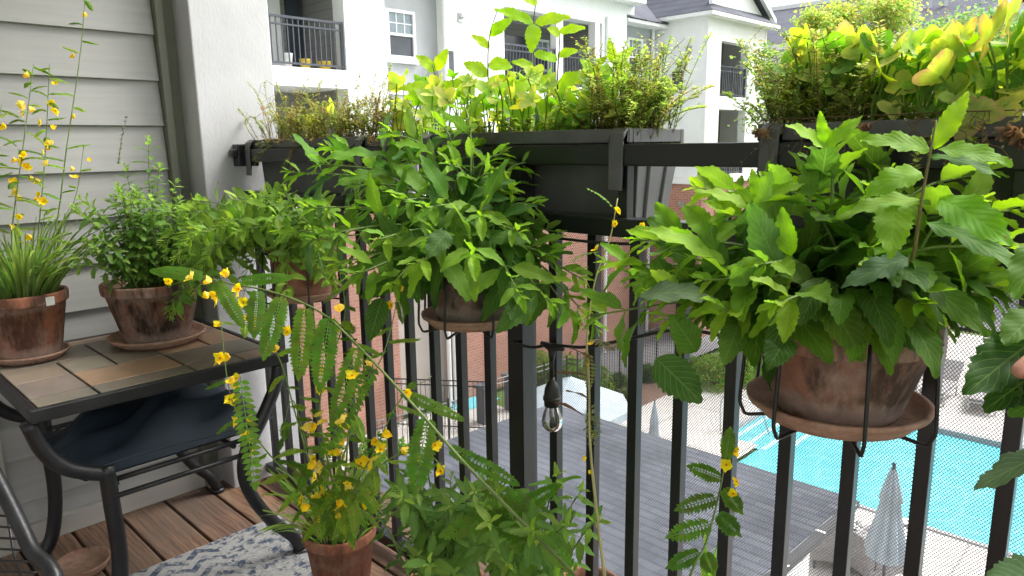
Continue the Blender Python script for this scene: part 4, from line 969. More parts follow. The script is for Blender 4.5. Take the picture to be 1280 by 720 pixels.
# right planter
thyme(pD,(xD0-.0,xD0+.13),150,.10,cols=((.32,.42,.10),(.38,.3,.12)),spread=.035,tall=.3)
thyme(pD,(xD0+.1,xD0+.6),110,.045,cols=((.26,.34,.08),(.33,.22,.1)),spread=.035,tall=.05,droopn=40)
spots=[(q[0],q[1],q[2],q[3]*.72)+q[4:] for q in [(1056,60,1.12,.040,.0,1,ch1,bre),(1035,95,1.1,.050,-.6,.1,ch1,None),(1010,78,1.1,.035,-.4,.9,ch1,None),(1085,80,1.1,.045,.3,.7,ch1,None),(1065,90,1.12,.04,-.8,.4,ch2,None),(1120,62,1.1,.032,.3,.8,ch1,bre),(1150,75,1.12,.03,-.3,.6,ch1,None),
(1170,60,1.15,.03,.1,.9,ch1,bre),(1175,95,1.05,.045,.3,.6,ch1,bre),(1215,75,1.1,.045,-.2,.7,ch2,bre),(1235,50,1.05,.05,.5,.9,ch1,bre),(1262,30,1.04,.05,.3,1,ch1,bre),(1275,75,1.08,.045,.6,.4,ch2,None),(1240,95,1.1,.04,-.7,.3,ch2,None),(1205,50,1.1,.035,-.5,.6,ch1,bre),(1275,110,1.08,.04,.5,-.3,ch1,None),(1225,135,1.04,.045,-.4,-.8,(.34,.38,.05),bre),(1195,120,1.06,.03,.2,-.6,ch2,None),(1255,130,1.06,.035,.5,-.6,ch1,None)]]
for i in range(170):
    spots.append((rng.uniform(985,1290),rng.uniform(50,140),rng.uniform(1.07,1.2),rng.uniform(.015,.030),rng.uniform(-1,1),rng.uniform(-.6,.8),rng.choice((ch2,ch3,ch2,gc,ch1,ch1,G_m)),None))
for i in range(16):
    spots.append((rng.uniform(1290,1500),rng.uniform(40,140),rng.uniform(1.07,1.2),rng.uniform(.03,.045),rng.uniform(-1,1),rng.uniform(-.6,.8),rng.choice((ch2,ch1)),None))
vine(pD,spots)
def dry(root,spots):
    L=Leaves(); B=MB()
    for (px,py,r_) in spots:
        q=at(px,py,1,1.022)
        L.tube(bez(np.array([q[0]+.01,1.05,1.125]),np.array([q[0]+.02,1.02,1.13]),q,8),.0009,4,False,(.2,.12,.06))
        for k in range(4): L.lobed(q+np.array([rng.uniform(-.006,.006),rng.uniform(-.006,0),0]),(rng.uniform(-.6,.6),rng.uniform(-.2,.2),-1),(rng.uniform(-1,1),-1,.2),r_*rng.uniform(.45,.75),jit((.22,.13,.08),.3),cup=rng.uniform(.6,1.4),depth=.5)
    L.build('withered_leaves',m_small,root)
dry(pD,[(1270,165,.020),(1276,175,.016),(955,165,.012),(1085,158,.01),(1130,180,.01)])
L=Leaves()
L.tube([(xD0+.01,1.039,1.129),(xD0+.25,1.037,1.131),(xD0+.52,1.039,1.129)],.0008,4,False,(.2,.14,.08))
for i in range(26):
    x=rng.uniform(xD0+.02,xD0+.5); q=np.array([x,1.038,1.130]); P=[q]
    for k in range(6): q=q+np.array([rng.gauss(0,.010),rng.gauss(-.002,.003),-abs(rng.gauss(.010,.006))]); q[1]=min(q[1],1.022); P.append(q)
    L.tube(spline(P,3),.0006,3,False,(.2,.14,.08))
    for q in P[1:]: L.mini(q,(rng.gauss(0,1),-.5,rng.gauss(0,1)),(0,-1,.2),.005,.003,jit((.2,.2,.1)))
L.build('trailing_thyme',m_small,pD)
dry(pC,[(600,190,.014),(612,200,.013)])

# ------------------------------------------------------------------ string light
sl=thing('string_light','black string light cable with one clear teardrop bulb hanging on the railing','string light',tuple(ad(690,433,1.13)))
yv=DY-.028
b=MB()
P=[at(640,428,1,yv),at(665,434,1,yv),at(690,431,1,yv),at(730,434,1,yv),at(780,425,1,yv),at(850,412,1,yv),at(930,425,1,yv),at(1040,440,1,yv),at(1180,430,1,yv)]
b.tube(spline(P,6),.0032,7); b.build('cable',m_plastic,sl,smooth=True)
b=MB(); P=[at(560,290,1,yv),at(640,290,1,yv),at(690,297,1,yv),at(760,304,1,yv),at(830,304,1,yv),at(900,296,1,yv),at(1000,300,1,yv)]
b.tube(spline(P,6),.0028,7); b.build('cable',m_plastic,sl,smooth=True)
j=at(690,433,1,yv); 
b=MB(); b.tube([j+[-.028,0,.002],j+[-.014,0,0],j+[0,0,-.004],j+[.014,0,0],j+[.03,0,.0]],[.004,.0065,.009,.0065,.004],10); b.tube([j,j+[0,0,-.028]],[.009,.0055],10); b.tube([j+[-.002,0,-.02],j+[-.0025,0,-.066]],.0022,6); b.tube([j+[.003,0,-.02],j+[.002,0,-.066]],.0022,6); b.build('connector',m_plastic,sl,smooth=True)
zt=j[2]-.062
b=MB(); b.lathe([(.001,0),(.005,-.001),(.006,-.008),(.010,-.013),(.0145,-.022),(.0165,-.038),(.0165,-.041),(.0185,-.042),(.0185,-.047),(.0165,-.048),(.016,-.060),(.001,-.060)],(j[0],j[1],zt),24); so=b.build('socket',m_plastic,sl,smooth=True)
b=MB(); b.lathe([(.0125,-.0605),(.015,-.068),(.0195,-.082),(.021,-.092),(.0195,-.102),(.014,-.110),(.006,-.1145),(.0005,-.1155)],(j[0],j[1],zt),28); b.build('bulb',m_glass,sl,smooth=True)
b=MB(); b.tube([(j[0],j[1],zt-.061),(j[0],j[1],zt-.084)],[.004,.0025],8); b.tube([(j[0]-.007,j[1],zt-.092),(j[0]-.004,j[1],zt-.078),(j[0]+.004,j[1],zt-.078),(j[0]+.007,j[1],zt-.092)],.0006,5); b.build('filament_mount',m_metal,sl,smooth=True)

# ================================================================== BACKGROUND
G=-6.
b=MB(); b.poly([(-220,-60,G-.15),(220,-60,G-.15),(220,300,G-.15),(-220,300,G-.15)]); struct(b.build('ground',m_grass,None))
b=MB()
PX0,PX1,PY0,PY1=-7.1,14,14.1,19.4
for r_ in ((-11.3,PX0-.9,2,20.5),(PX0-.9,PX1,2,PY0),(PX0-.9,30,PY1,30),(-11.3,PX0-.9,20.5,20.5)):
    if r_[3]>r_[2]: b.poly([(r_[0],r_[2],G),(r_[1],r_[2],G),(r_[1],r_[3],G),(r_[0],r_[3],G)])
b.poly([(PX0-.9,PY0,G),(PX0,PY0,G),(PX0,15.5,G),(PX0-.9,15.5,G)])
b.poly([(-14.6,8,G),(-11.3,8,G),(-11.3,13.2,G),(-14.6,13.2,G)])
struct(b.build('pool_deck',m_conc,None))
b=MB(); b.poly([(PX0-.9,15.5,G-.1),(PX0,15.5,G-.1),(PX0,PY0,G-.1),(PX1,PY0,G-.1),(PX1,PY1,G-.1),(PX0-.9,PY1,G-.1)]); struct(b.build('pool_water',m_water,None))
b=MB()
for i in range(4): b.box(PX0-.9+.02,PX0-.9+.12+i*.0+.0,15.6,PY1-.1,G-.09,G-.085) if 0 else b.box(PX0-.8+i*.42,PX0-.8+i*.42+.12,15.55,PY1-.3,G-.098,G-.094)
struct(b.build('pool_steps',m_step,None))
b=MB()
def strip(x0,x1,y0,y1): b.box(x0,x1,y0,y1,G-.14,G+.03)
strip(PX0-.9,PX1,PY1,PY1+.16); strip(PX0,PX1,PY0-.10,PY0); strip(PX0-1.0,PX0-.9,15.5,PY1)
struct(b.build('pool_coping',m_coping,None))
b=MB(); b.poly([(-14.58,12.2,G+.02),(-13.9,12.2,G+.02),(-13.9,13.6,G+.02),(-14.58,13.6,G+.02)]); struct(b.build('spa_water',m_water,None))
b=MB(); b.poly([(-30,24,G+.004),(-11.9,24,G+.004),(-11.9,15.2,G+.004),(-14.55,15.2,G+.004),(-14.55,23,G+.004),(-30,23,G+.004)]); struct(b.build('driveway',m_road,None))
b=MB(); b.poly([(-11.9,14.6,G+.008),(-10.6,14.6,G+.008),(-10.6,20.4,G+.008),(-11.9,20.4,G+.008)]); struct(b.build('mulch_bed',m_mulch,None))
b=MB(); b.poly([(-60,31,G+.0),(40,31,G+.0),(40,38,G),(-60,38,G)]); struct(b.build('road',m_road,None))

# ---- apartment building across
ap=thing('apartment_building','white and grey apartment building with brick base and railed balconies across the pool','building',(-16,14,G))
KX=-14.6; ZE=5.5
def bp(name,m,boxes,parent=ap,bevel=0):
    b=MB()
    for q in boxes: b.box(*q)
    return b.build(name,m,parent,bevel=bevel)
D=6.0
zb0=-.37
# white wall pieces (upper storeys)
fl=[2.8,-.2]      # balcony floor tops
W=[]
def wallrange(y0,y1,z0,z1): W.append((KX-.45,KX,y0,y1,z0,z1))
BAL=[(5.2,9.6),(14.7,19.1)]
wallrange(1,5.2,zb0,ZE); wallrange(9.6,10.72,zb0,ZE); wallrange(12.6,14.7,zb0,ZE); wallrange(19.1,20.4,zb0,ZE)
for (a,c_) in BAL:
    wallrange(a,c_,2.4,2.8); wallrange(a,c_,zb0,-.2); wallrange(a,c_,4.78,ZE)
bp('wall',m_white,W)
bp('wall',m_fgrey,[(KX-.6,KX-.35,10.72,12.6,zb0,ZE)])
bp('wall',m_beige,[(KX-.6,KX-.35,10.72,12.6,G,zb0)])
bp('wall',m_lapgrey,[(KX-1.9,KX-1.8,4.5,20,zb0,ZE)])
for y_ in (5.1,14.6,9.6,19.1): bp('divider',m_lapgrey,[(KX-1.8,KX-.46,y_,y_+.1,zb0,ZE)])
bp('band',m_trimw,[(KX-.1,KX+.08,1,20.42,zb0-.0,zb0+.22)],bevel=.02)
bp('brick_base',m_brick,[(KX-.3,KX-.02,1,10.72,G,zb0),(KX-.3,KX-.02,12.6,20.4,G,zb0)])
for (a,c_) in BAL:
    for z0,z1 in ((2.4,2.8),(zb0,-.2)): bp('balcony_slab',m_white,[(KX-1.8,KX-.46,a,c_,z0,z1)])
bp('balcony_column',m_white,[(KX-.25,KX-.01,16.9,17.2,-.2,4.78)]); bp('balcony_column',m_trimw,[(KX-.28,KX-.01,18.75,18.98,-.2,4.78)])
for a,c_ in BAL: bp('ceiling_panel',m_fgrey,[(KX-1.8,KX-.31,a,c_,4.785,4.9)])
def brail(name,x,y0,y1,z0,h=1.05,n=None,par=ap,step=.13,m=m_rail,th=.012):
    b=MB(); b.box(x-.025,x+.025,y0,y1,z0+h-.05,z0+h); b.box(x-.02,x+.02,y0,y1,z0+h-.2,z0+h-.165); b.box(x-.02,x+.02,y0,y1,z0+.06,z0+.1)
    k=y0
    while k<y1: b.box(x-th,x+th,k,k+2*th,z0+.1,z0+h-.05); k+=step
    for k in (y0,(y0+y1)/2,y1-.05): b.box(x-.028,x+.028,k,k+.055,z0,z0+h+.0)
    return b.build(name,m,par)
for (a,c_) in BAL:
    for z0 in fl: brail('balcony_railing',KX-.08,a+.02,c_-.02,z0)
def window(x,y0,y1,z0,z1,par=ap,low=True):
    fr=bp('window',m_trimw,[(x-.05,x+.05,y0,y0+.07,z0,z1),(x-.05,x+.05,y1-.07,y1,z0,z1),(x-.05,x+.05,y0+.07,y1-.07,z1-.07,z1),(x-.05,x+.05,y0+.07,y1-.07,z0,z0+.08),(x-.04,x+.045,y0+.07,y1-.07,(z0+z1)/2-.03,(z0+z1)/2+.03)])
    g=MB(); g.box(x-.03,x-.01,y0+.07,y1-.07,z0+.08,(z0+z1)/2-.03); g.build('pane',m_dark,fr)
    g=MB(); g.box(x-.03,x-.005,y0+.07,y1-.07,(z0+z1)/2+.03,z1-.07); g.build('pane',m_curtain,fr)
    g=MB()
    for k in (1,2): 
        yy=y0+.07+(y1-y0-.14)*k/3; g.box(x-.003,x+.01,yy-.012,yy+.012,(z0+z1)/2+.03,z1-.07)
    zz=((z0+z1)/2+z1-.04)/2; g.box(x-.003,x+.008,y0+.07,y1-.07,zz-.012,zz+.012); g.build('muntins',m_trimw,fr)
window(KX-.33,10.76,10.98,3.2,4.35); window(KX-.33,10.98,11.85,3.2,4.35); window(KX-.33,10.85,11.85,.2,1.5)
bp('window_sill',m_trimw,[(KX-.35,KX-.24,10.74,11.9,3.1,3.2)]); bp('panel_line',m_trimw,[(KX-.35,KX-.315,10.73,12.44,2.35,2.45),(KX-.35,KX-.315,10.73,12.44,2.0,2.05)])
b=MB(); b.tube([(KX+.06,12.52,G),(KX+.06,12.52,ZE-.1)],.07,10); b.build('downpipe',m_trimw,ap)
b=MB(); b.tube([(KX+.06,12.3,G),(KX+.06,12.3,zb0)],.06,10); b.build('downpipe',m_trimw,ap)
for yq in (19.3,22.9-.35): 
    b=MB(); b.tube([(KX+.07 if yq<20 else -15.0,yq,G),(KX+.07 if yq<20 else -15.0,yq,5.0)],.06,8); b.build('downpipe',m_trimw,ap)
def lamp(q,ax=0):
    b=MB(); 
    if ax==0: b.box(q[0],q[0]+.05,q[1]-.09,q[1]+.09,q[2]-.12,q[2]+.12); b.box(q[0]+.05,q[0]+.17,q[1]-.07,q[1]+.07,q[2]-.02,q[2]+.1)
    else: b.box(q[0]-.09,q[0]+.09,q[1]-.05,q[1],q[2]-.12,q[2]+.12); b.box(q[0]-.07,q[0]+.07,q[1]-.17,q[1]-.05,q[2]-.02,q[2]+.1)
    b.build('wall_light',m_metal,ap,bevel=.01)
q=at(575,22,0,KX); lamp((KX,q[1],q[2])); q=at(770-4,300,0,KX)
lamp((KX,at(760,348,0,KX)[1],at(760,348,0,KX)[2]))
q0=at(556,63,0,KX);q1=at(567,92,0,KX); bp('louvre_vent',m_rail,[(KX,KX+.03,q0[1],q1[1],q1[2],q0[2])])
# sliding doors & dark door in balcony 1
bp('sliding_door',m_trimw,[(KX-1.8,KX-1.74,6.2,9.0,2.8,4.9)]); bp('pane',m_dark,[(KX-1.74,KX-1.72,6.3,7.9,2.9,4.85)]); bp('pane',m_curtain,[(KX-1.74,KX-1.72,8.0,8.7,2.9,4.85)])
bp('door',m_dark,[(KX-1.8,KX-1.73,9.15,9.55,2.8,4.9)])
bp('door',m_dark,[(KX-1.8,KX-1.73,16.2,17.6,2.8,4.4)]); window(KX-1.75,17.7,18.5,3.4,4.4)
# toys on the balcony
def smallpot(name,x,y,z,label,cat,m,r=.13,h=.22):
    b=MB(); b.lathe([(.001,0),(r*.7,0),(r,h*.9),(r*1.05,h),(r*.9,h),(.001,h*.8)],(0,0,0),14); o=b.build(name,m,None,smooth=True); o.location=(x,y,z); tag(o,label,cat); return o
smallpot('planter_pot',KX-.35,8.75,2.8,'small yellow pot on the far left balcony floor','pot',m_yellow)
smallpot('planter_pot',KX-.35,9.25,2.8,'yellow pot at the right end of the far left balcony floor','pot',m_yellow,.17,.2)
smallpot('lantern',KX-.4,8.35,2.8,'pale lantern on the far left balcony behind its railing','lantern',m_trimw,.12,.32)
# recess wing
bp('wall',m_fgrey,[(-15.5,-15.1,20.4,22.8,zb0,5.05)]); window(-15.07,21.1,21.97,3.35,4.6); window(-15.07,21.1,21.97,.3,1.6)
bp('brick_base',m_brick,[(-15.5,-15.12,20.4,22.8,G,zb0)]); bp('gutter',m_trimw,[(-15.1,-14.55,20.42,22.95,4.98,5.1)],bevel=.02)
# far block
FY,FX=22.8,-13.0
bp('wall',m_white,[(-15.6,FX-.3,FY,FY+.3,zb0,5.3),(FX-.3,FX,FY,23.75,zb0,5.3),(FX-.3,FX,25.75,27.1,zb0,5.3),(FX-.3,FX,23.75,25.75,4.5,5.3),(FX-.3,FX,23.75,25.75,2.2,2.65),(FX-.3,FX,23.75,25.75,zb0,-.1),(-19,FX-.3,26.8,27.1,zb0,5.3)])
bp('wall',m_lapgrey,[(FX-1.7,FX-1.6,FY+.3,26.8,zb0,5.2)]); bp('balcony_slab',m_white,[(FX-1.6,FX-.31,23.4,26.2,2.25,2.64)])
bp('door',m_trimw,[(FX-1.6,FX-1.52,25.0,26.2,2.65,4.4)]); bp('pane',m_curtain,[(FX-1.52,FX-1.5,25.15,26.05,2.8,4.25)])
bp('door',m_trimw,[(FX-1.6,FX-1.52,25.0,26.2,-.1,1.9)]); bp('pane',m_curtain,[(FX-1.52,FX-1.5,25.15,26.05,.2,1.75)])
for z0 in (2.65,-.1): brail('balcony_railing',FX-.08,23.77,25.73,z0)
bp('corner_trim',m_trimw,[(FX-.12,FX+.02,FY-.02,FY+.12,zb0+.2,5.28),(FX-.12,FX+.02,27.0,27.12,zb0+.2,5.28)])
bp('band',m_trimw,[(-15.6,FX+.1,FY-.1,FY,zb0-.02,zb0+.2),(FX,FX+.1,FY,27.15,zb0-.02,zb0+.2)],bevel=.02)
# brick base of far block with arched opening
b=MB(); ac=(24.75,-1.55); r_=.85; N=14
b.box(-15.6,FX-.3,FY+.02,FY+.3,G,zb0-.02); b.box(FX-.3,FX-.02,FY+.02,ac[0]-r_,G,zb0-.02); b.box(FX-.3,FX-.02,ac[0]+r_,27.1,G,zb0-.02)
for i in range(N):
    a0=math.pi*i/N;a1=math.pi*(i+1)/N; ya,yb_=ac[0]-r_*math.cos(a0),ac[0]-r_*math.cos(a1); za_,zb_=ac[1]+r_*math.sin(a0)*.9,ac[1]+r_*math.sin(a1)*.9
    b.prism([(FX-.02,ya,za_),(FX-.02,yb_,zb_),(FX-.02,yb_,zb0-.02),(FX-.02,ya,zb0-.02)],(-.28,0,0))
b.build('brick_base',m_brick,ap)
b=MB()
for i in range(N+1):
    a0=math.pi*i/N
for i in range(N):
    a0=math.pi*i/N;a1=math.pi*(i+1)/N
    f0=lambda a,rr:(FX-.01,ac[0]-rr*math.cos(a),ac[1]+rr*math.sin(a)*.9)
    b.prism([f0(a0,r_),f0(a1,r_),f0(a1,r_+.16),f0(a0,r_+.16)],(.02,0,0))
b.build('arch_soldier_course',m_brick,ap); bp('keystone',m_trimw,[(FX-.01,FX+.06,ac[0]-.09,ac[0]+.09,ac[1]+r_*.9-.02,ac[1]+r_*.9+.24)])
bp('arch_window',m_dark,[(FX-.5,FX-.45,23.6,26,-4,-.4)]); bp('curtain',m_curtain,[(FX-.45,FX-.43,24.9,25.6,-4,-.6)])
q=at(852,256,1,FY); lamp((q[0],FY,q[2]),1); q=at(862,62,1,FY); lamp((q[0],FY,q[2]),1)
q=at(841,90,1,FY);q1=at(853,112,1,FY); bp('louvre_vent',m_rail,[(q[0],q1[0],FY-.03,FY,q1[2],q[2])])
# roofs
b=MB()
b.prism([(FX+.35,FY-.35,5.32),(-15.2,FY-.35,5.32),(-15.2,FY-.35,5.2),(FX+.35,FY-.35,5.2)],(0,.12,0)); b.box(FX+.23,FX+.35,FY-.23,27.5,5.2,5.32); b.box(-16.,FX+.23,FY-.23,FY+.0,5.19,5.22); b.box(FX,FX+.23,FY,27.5,5.19,5.22)
b.build('fascia',m_trimw,ap)
bp('eave',m_trimw,[(KX-.3,KX+.45,1,20.85,ZE,ZE+.14),(KX-.3,KX-.02,20.4,20.85,ZE-.3,ZE)],bevel=.02)
b=MB()
b.add([(KX+.45,1,ZE+.141),(KX+.45,20.85,ZE+.141),(KX-4,18,ZE+2.9),(KX-4,1,ZE+2.9)],[(0,1,2,3)])
# recess/far roof slopes (hip of the far block and the long slope behind)
z5=5.33
b.add([(FX+.36,FY-.36,z5),(-15.3,FY-.36,z5),(-19.5,FY+3.8,8.4),(FX-4.2,FY+3.8,8.4)][::1],[(3,2,1,0)])
b.add([(-14.5,20.5,5.12),(-14.5,22.9,5.12),(-19.5,27,8.4),(-19.5,17,8.4)],[(0,1,2,3)])
b.add([(FX+.36,FY-.36,z5),(FX+.36,27.5,z5),(FX-.25,27.1,5.72),(FX-.25,FY+.3,5.72)],[(0,1,2,3)])
b.add([(FX+.36,FY-.36,z5),(FX-.25,FY+.3,5.72),(FX-4.2,FY+3.8,8.4)],[(0,1,2)])
# gable roof planes running back
b.add([(FX+.1,FY+.1,5.66),(FX+.1,25.0,7.05),(-19,25.0,7.05),(-19,FY+.1,5.66)],[(0,1,2,3)])
b.add([(FX+.1,27.6,5.5),(FX+.1,25.0,7.05),(-19,25.0,7.05),(-19,27.6,5.5)],[(3,2,1,0)])
b.build('roof',m_roof2,ap)
b=MB(); b.prism([(FX-.2,FY+.35,5.7),(FX-.2,27.1,5.7),(FX-.2,25.0,6.95)],(-.1,0,0)); b.build('gable_wall',m_white,ap)
b=MB()
for (a0,a1) in (((FY+.0,5.58),(25.0,7.05)),((27.6,5.42),(25.0,7.05))):
    b.prism([(FX+.0,a0[0],a0[1]),(FX+.0,a1[0],a1[1]),(FX+.0,a1[0],a1[1]+.17),(FX+.0,a0[0],a0[1]+.17)],(.14,0,0))
b.build('rake_board',m_trimw,ap)

# ---- second building beyond (long roof)
YB=44
bb=thing('long_roofed_building','white building with a long dark shingle roof beyond the trees at upper right','building',(0,YB,G))
ze=at(985,55,1,YB)[2]; zr=at(1060,0,1,YB+7)[2]; xr0=at(958,53,1,YB)[0]-6
b=MB(); b.box(xr0,35,YB,YB+14,G,ze-.1); b.build('wall',m_white,bb)
b=MB(); b.add([(xr0-.4,YB-.5,ze-.1),(35,YB-.5,ze-.1),(35,YB+7,zr),(xr0-.4,YB+7,zr)],[(0,1,2,3)]); b.add([(xr0-.4,YB+14.5,ze),(35,YB+14.5,ze),(35,YB+7,zr),(xr0-.4,YB+7,zr)],[(3,2,1,0)]); b.build('roof',m_roof2,bb)
b=MB(); b.box(xr0-.4,35,YB-.62,YB-.5,ze-.35,ze-.05); b.build('gutter',m_trimw,bb)
b=MB(); b.box(xr0,35,YB+6.95,YB+7.1,zr-.02,zr+.25); b.build('ridge_wall',m_trimw,bb)
for (px0,px1,py0,py1) in ((998,1022,38,66),(1110,1141,34,60)):
    q0=at(px0,py0,1,YB-.8);q1=at(px1,py0,1,YB-.8); b=MB(); b.box(q0[0],q1[0],YB-.8,YB+2.5,ze-4,q0[2]); w_=b.build('bay',m_white,bb); b=MB(); b.box(q0[0]-.15,q1[0]+.15,YB-.95,YB+2.6,q0[2],q0[2]+.2); b.build('bay_roof',m_rail,w_)
q0=at(1228,17,1,YB-2.5); 
b=MB(); b.prism([(q0[0],YB-2.5,q0[2]-.6),(q0[0]+5,YB-2.5,q0[2]+2.2),(q0[0]+10,YB-2.5,q0[2]-.6)],(0,9,0)); b.build('gable_wall',m_white,bb)
b=MB(); b.add([(q0[0]-.4,YB-3,q0[2]-.55),(q0[0]+5,YB-3,q0[2]+2.5),(q0[0]+5,YB+7,q0[2]+2.5),(q0[0]-.4,YB+7,q0[2]-.55)],[(0,1,2,3)]); b.add([(q0[0]+10.4,YB-3,q0[2]-.55),(q0[0]+5,YB-3,q0[2]+2.5),(q0[0]+5,YB+7,q0[2]+2.5),(q0[0]+10.4,YB+7,q0[2]-.55)],[(3,2,1,0)]); b.build('gable_roof',m_roof2,bb)
b=MB(); b.prism([(q0[0]-.5,YB-3.05,q0[2]-.8),(q0[0]+5,YB-3.05,q0[2]+2.25),(q0[0]+5,YB-3.05,q0[2]+2.6),(q0[0]-.5,YB-3.05,q0[2]-.45)],(0,-.1,0)); b.build('rake_board',m_trimw,bb)
for (px,py) in ((1162,10),(1228,4),(1010,24),(1182,7)):
    d=ray(px,py); # meet the roof slope
    n_=np.cross(np.array([1.,0,0]),nz(np.array([0,7.5,zr-ze+.1]))); P_=np.array([0,YB-.5,ze-.1]); t_=((P_-C0)@n_)/(d@n_); q=C0+d*t_
    b=MB(); b.tube([q-[0,0,.1],q+[0,0,.45]],.1,8); b.tube([q+[0,0,.45],q+[0,0,.55]],.16,8); b.build('roof_vent',m_metal,bb)

# ---- trees beyond
def tree(label,x,y,zc,r,rz,n,col,seed,group='trees beyond the pool'):
    g=random.Random(seed)
    t=thing('tree',label,'tree',(x,y,G),group)
    b=MB(); b.tube(spline([(x,y,G),(x+.1,y,G+(zc-G)*.5),(x,y+.1,zc)],5),[.16-.008*i for i in range(11)],8)
    ctrs=[]
    for i in range(16):
        a=g.random()*6.28; e=g.uniform(-.6,1); rr=g.uniform(.45,.95)
        q=np.array([x+math.cos(a)*r*rr*math.cos(e),y+math.sin(a)*r*rr*math.cos(e),zc+rz*rr*math.sin(e)]); ctrs.append(q)
        b.tube(bez((x,y,zc-rz*.9),(x+(q[0]-x)*.3,y+(q[1]-y)*.3,zc-rz*.2),q,6),[.06,.05,.04,.03,.02,.012],5)
    b.build('trunk',m_stemb,t,smooth=True)
    L=Leaves()
    for i in range(n):
        c_=g.choice(ctrs); s_=r*.22; q=c_+np.array([g.gauss(0,s_),g.gauss(0,s_),g.gauss(0,s_*.8)])
        L.mini(q,(g.gauss(0,1),g.gauss(0,1),g.gauss(-.2,.6)),Uz+.01*np.array([g.random(),g.random(),0])+np.array([g.gauss(0,.5),g.gauss(0,.5),0]),g.uniform(.10,.17),g.uniform(.06,.09),tuple(k*g.uniform(.7,1.35) for k in col))
    L.build('crown',m_small,t)
def tpx(px,py,y): q=at(px,py,1,y); return q
for (px,py,y,r,rz,col,lab,sd) in [(1028,46,26,1.1,1.2,(.36,.42,.1),'airy yellow green tree left of the two seen above the right planter',1),(1085,42,27,1.5,1.4,(.34,.40,.1),'wider airy yellow green tree right of its twin above the planter',2),(1215,65,24,1.3,1.3,(.2,.30,.1),'dense mid green tree before the long dark roof at far right',3),
      (985,110,22,1.2,2.0,(.2,.27,.07),'pale leafy tree beside the white far block, behind thyme',4),(1010,255,22,1.5,1.5,(.10,.17,.04),'low green tree beside the arched brick opening below the planter',5),(1120,130,25,2.0,1.8,(.16,.23,.06),'broad green tree hidden behind the lime vine leaves',6)]:
    q=tpx(px,py,y); tree(lab,q[0],q[1],q[2],r,rz,5200,col,sd)
def shrub(label,x,y,r,h,n,col,seed):
    g=random.Random(seed); t=thing('shrub',label,'shrub',(x,y,G),'shrubs around the pool deck')
    b=MB()
    for i in range(7): a=g.random()*6.28; b.tube([(x,y,G),(x+math.cos(a)*r*.5,y+math.sin(a)*r*.5,G+h*.7)],.02,5)
    b.build('branches',m_stemb,t); L=Leaves()
    for i in range(n):
        a=g.random()*6.28; rr=g.random()**.4; e=g.random()
        q=np.array([x+math.cos(a)*r*rr*math.sqrt(1-e*e*.8),y+math.sin(a)*r*rr*math.sqrt(1-e*e*.8),G+h*e*(.75+.25*rr)])
        L.mini(q,(g.gauss(0,1),g.gauss(0,1),g.gauss(.2,.6)),(g.gauss(0,.5),g.gauss(0,.5),1),g.uniform(.08,.14),g.uniform(.05,.08),tuple(k*g.uniform(.7,1.35) for k in col))
    L.build('foliage',m_small,t)
for i,(px,py,r,h,c_) in enumerate([(893,482,.75,.9,(.2,.32,.04)),(915,478,.7,.8,(.2,.32,.04)),(938,470,.7,.8,(.2,.3,.04)),(862,470,.5,.6,(.16,.25,.05)),(808,475,.35,.45,(.08,.14,.04)),(772,485,.3,.4,(.09,.15,.05)),(783,500,.25,.3,(.12,.17,.06))]):
    q=at(px,py,2,G); shrub(['bright lime shrub left in the hedge by the pool deck','bright lime shrub in the middle of the hedge by the deck','bright lime shrub at right end of the hedge behind the hanging pot','smaller green shrub left of the lime hedge','dark low shrub in the mulch by the fence','dark low shrub in the mulch left of another','tiny pale shrub at the edge of the mulch'][i],q[0],q[1],r,h,1500,c_,20+i)
for i,(px,py) in enumerate([(660,470),(700,480),(735,492),(480,600),(505,615)]):
    q=at(px,py,2,G); shrub(['green bush against brick wall behind the blue canopy, left of three','green bush behind the blue canopy, middle of three','green bush behind the blue canopy, right of three','ground shrub low at left seen between first balusters','ground shrub beside the pool house roof at left'][i],q[0],q[1],.8,.9,1400,(.15,.24,.04),40+i)

# ---- fences
def fence(label,pts,h=1.3):
    t=thing('metal_fence',label,'fence',(pts[0][0],pts[0][1],G),'black picket fences round the pool deck'); 
    rb=MB(); pb=MB(); np_=[]
    for (a,c_) in zip(pts,pts[1:]):
        a=np.array([*a,G]);c_=np.array([*c_,G]); l=np.linalg.norm(c_-a); n=int(l/.12)
        for z in (.12,h-.15,h-.02): rb.tube([a+[0,0,z],c_+[0,0,z]],.018,4)
        for i in range(n+1):
            q=a+(c_-a)*i/n
            if i%16==0: np_.append(q)
            else: pb.tube([q+[0,0,.04],q+[0,0,h]],.0095,4)
    rb.build('rails',m_iron,t); pb.build('pickets',m_iron,t)['kind']='stuff'
    for q in np_:
        b=MB(); b.tube([q,q+[0,0,h+.08]],.035,4); b.build('post',m_iron,t)
fence('black picket fence between the pool deck and the driveway',[(-11.9,14.6),(-11.9,20.4)],1.5)
fence('black picket fence at the back of the small spa area',[(-14.5,10.2),(-12.4,11.7),(-12.2,14.5),(-11.9,14.6)],1.35)
fence('black picket fence near the pool house roof corner',[(-12.6,8.4),(-12.3,10.6)],1.2)

# ---- pool house
m_gut=mat('dark_gutter',(.05,.05,.055),.5,.2,5)
ph=thing('pool_house','low pool house with grey shingle roof directly below the balcony','building',(-5,5,G))
def rz_(y): return -3.0+(8.3-y)*.035
b=MB(); X0,X1,Y0_,Y1_=-7.25,-2.62,1.6,8.25
b.add([(X0,Y0_,rz_(Y0_)),(X1,Y0_,rz_(Y0_)),(X1,Y1_,rz_(Y1_)),(X0,Y1_,rz_(Y1_))],[(0,1,2,3)])
ro=b.build('roof',m_roof,ph)
b=MB(); zt=rz_(Y1_)
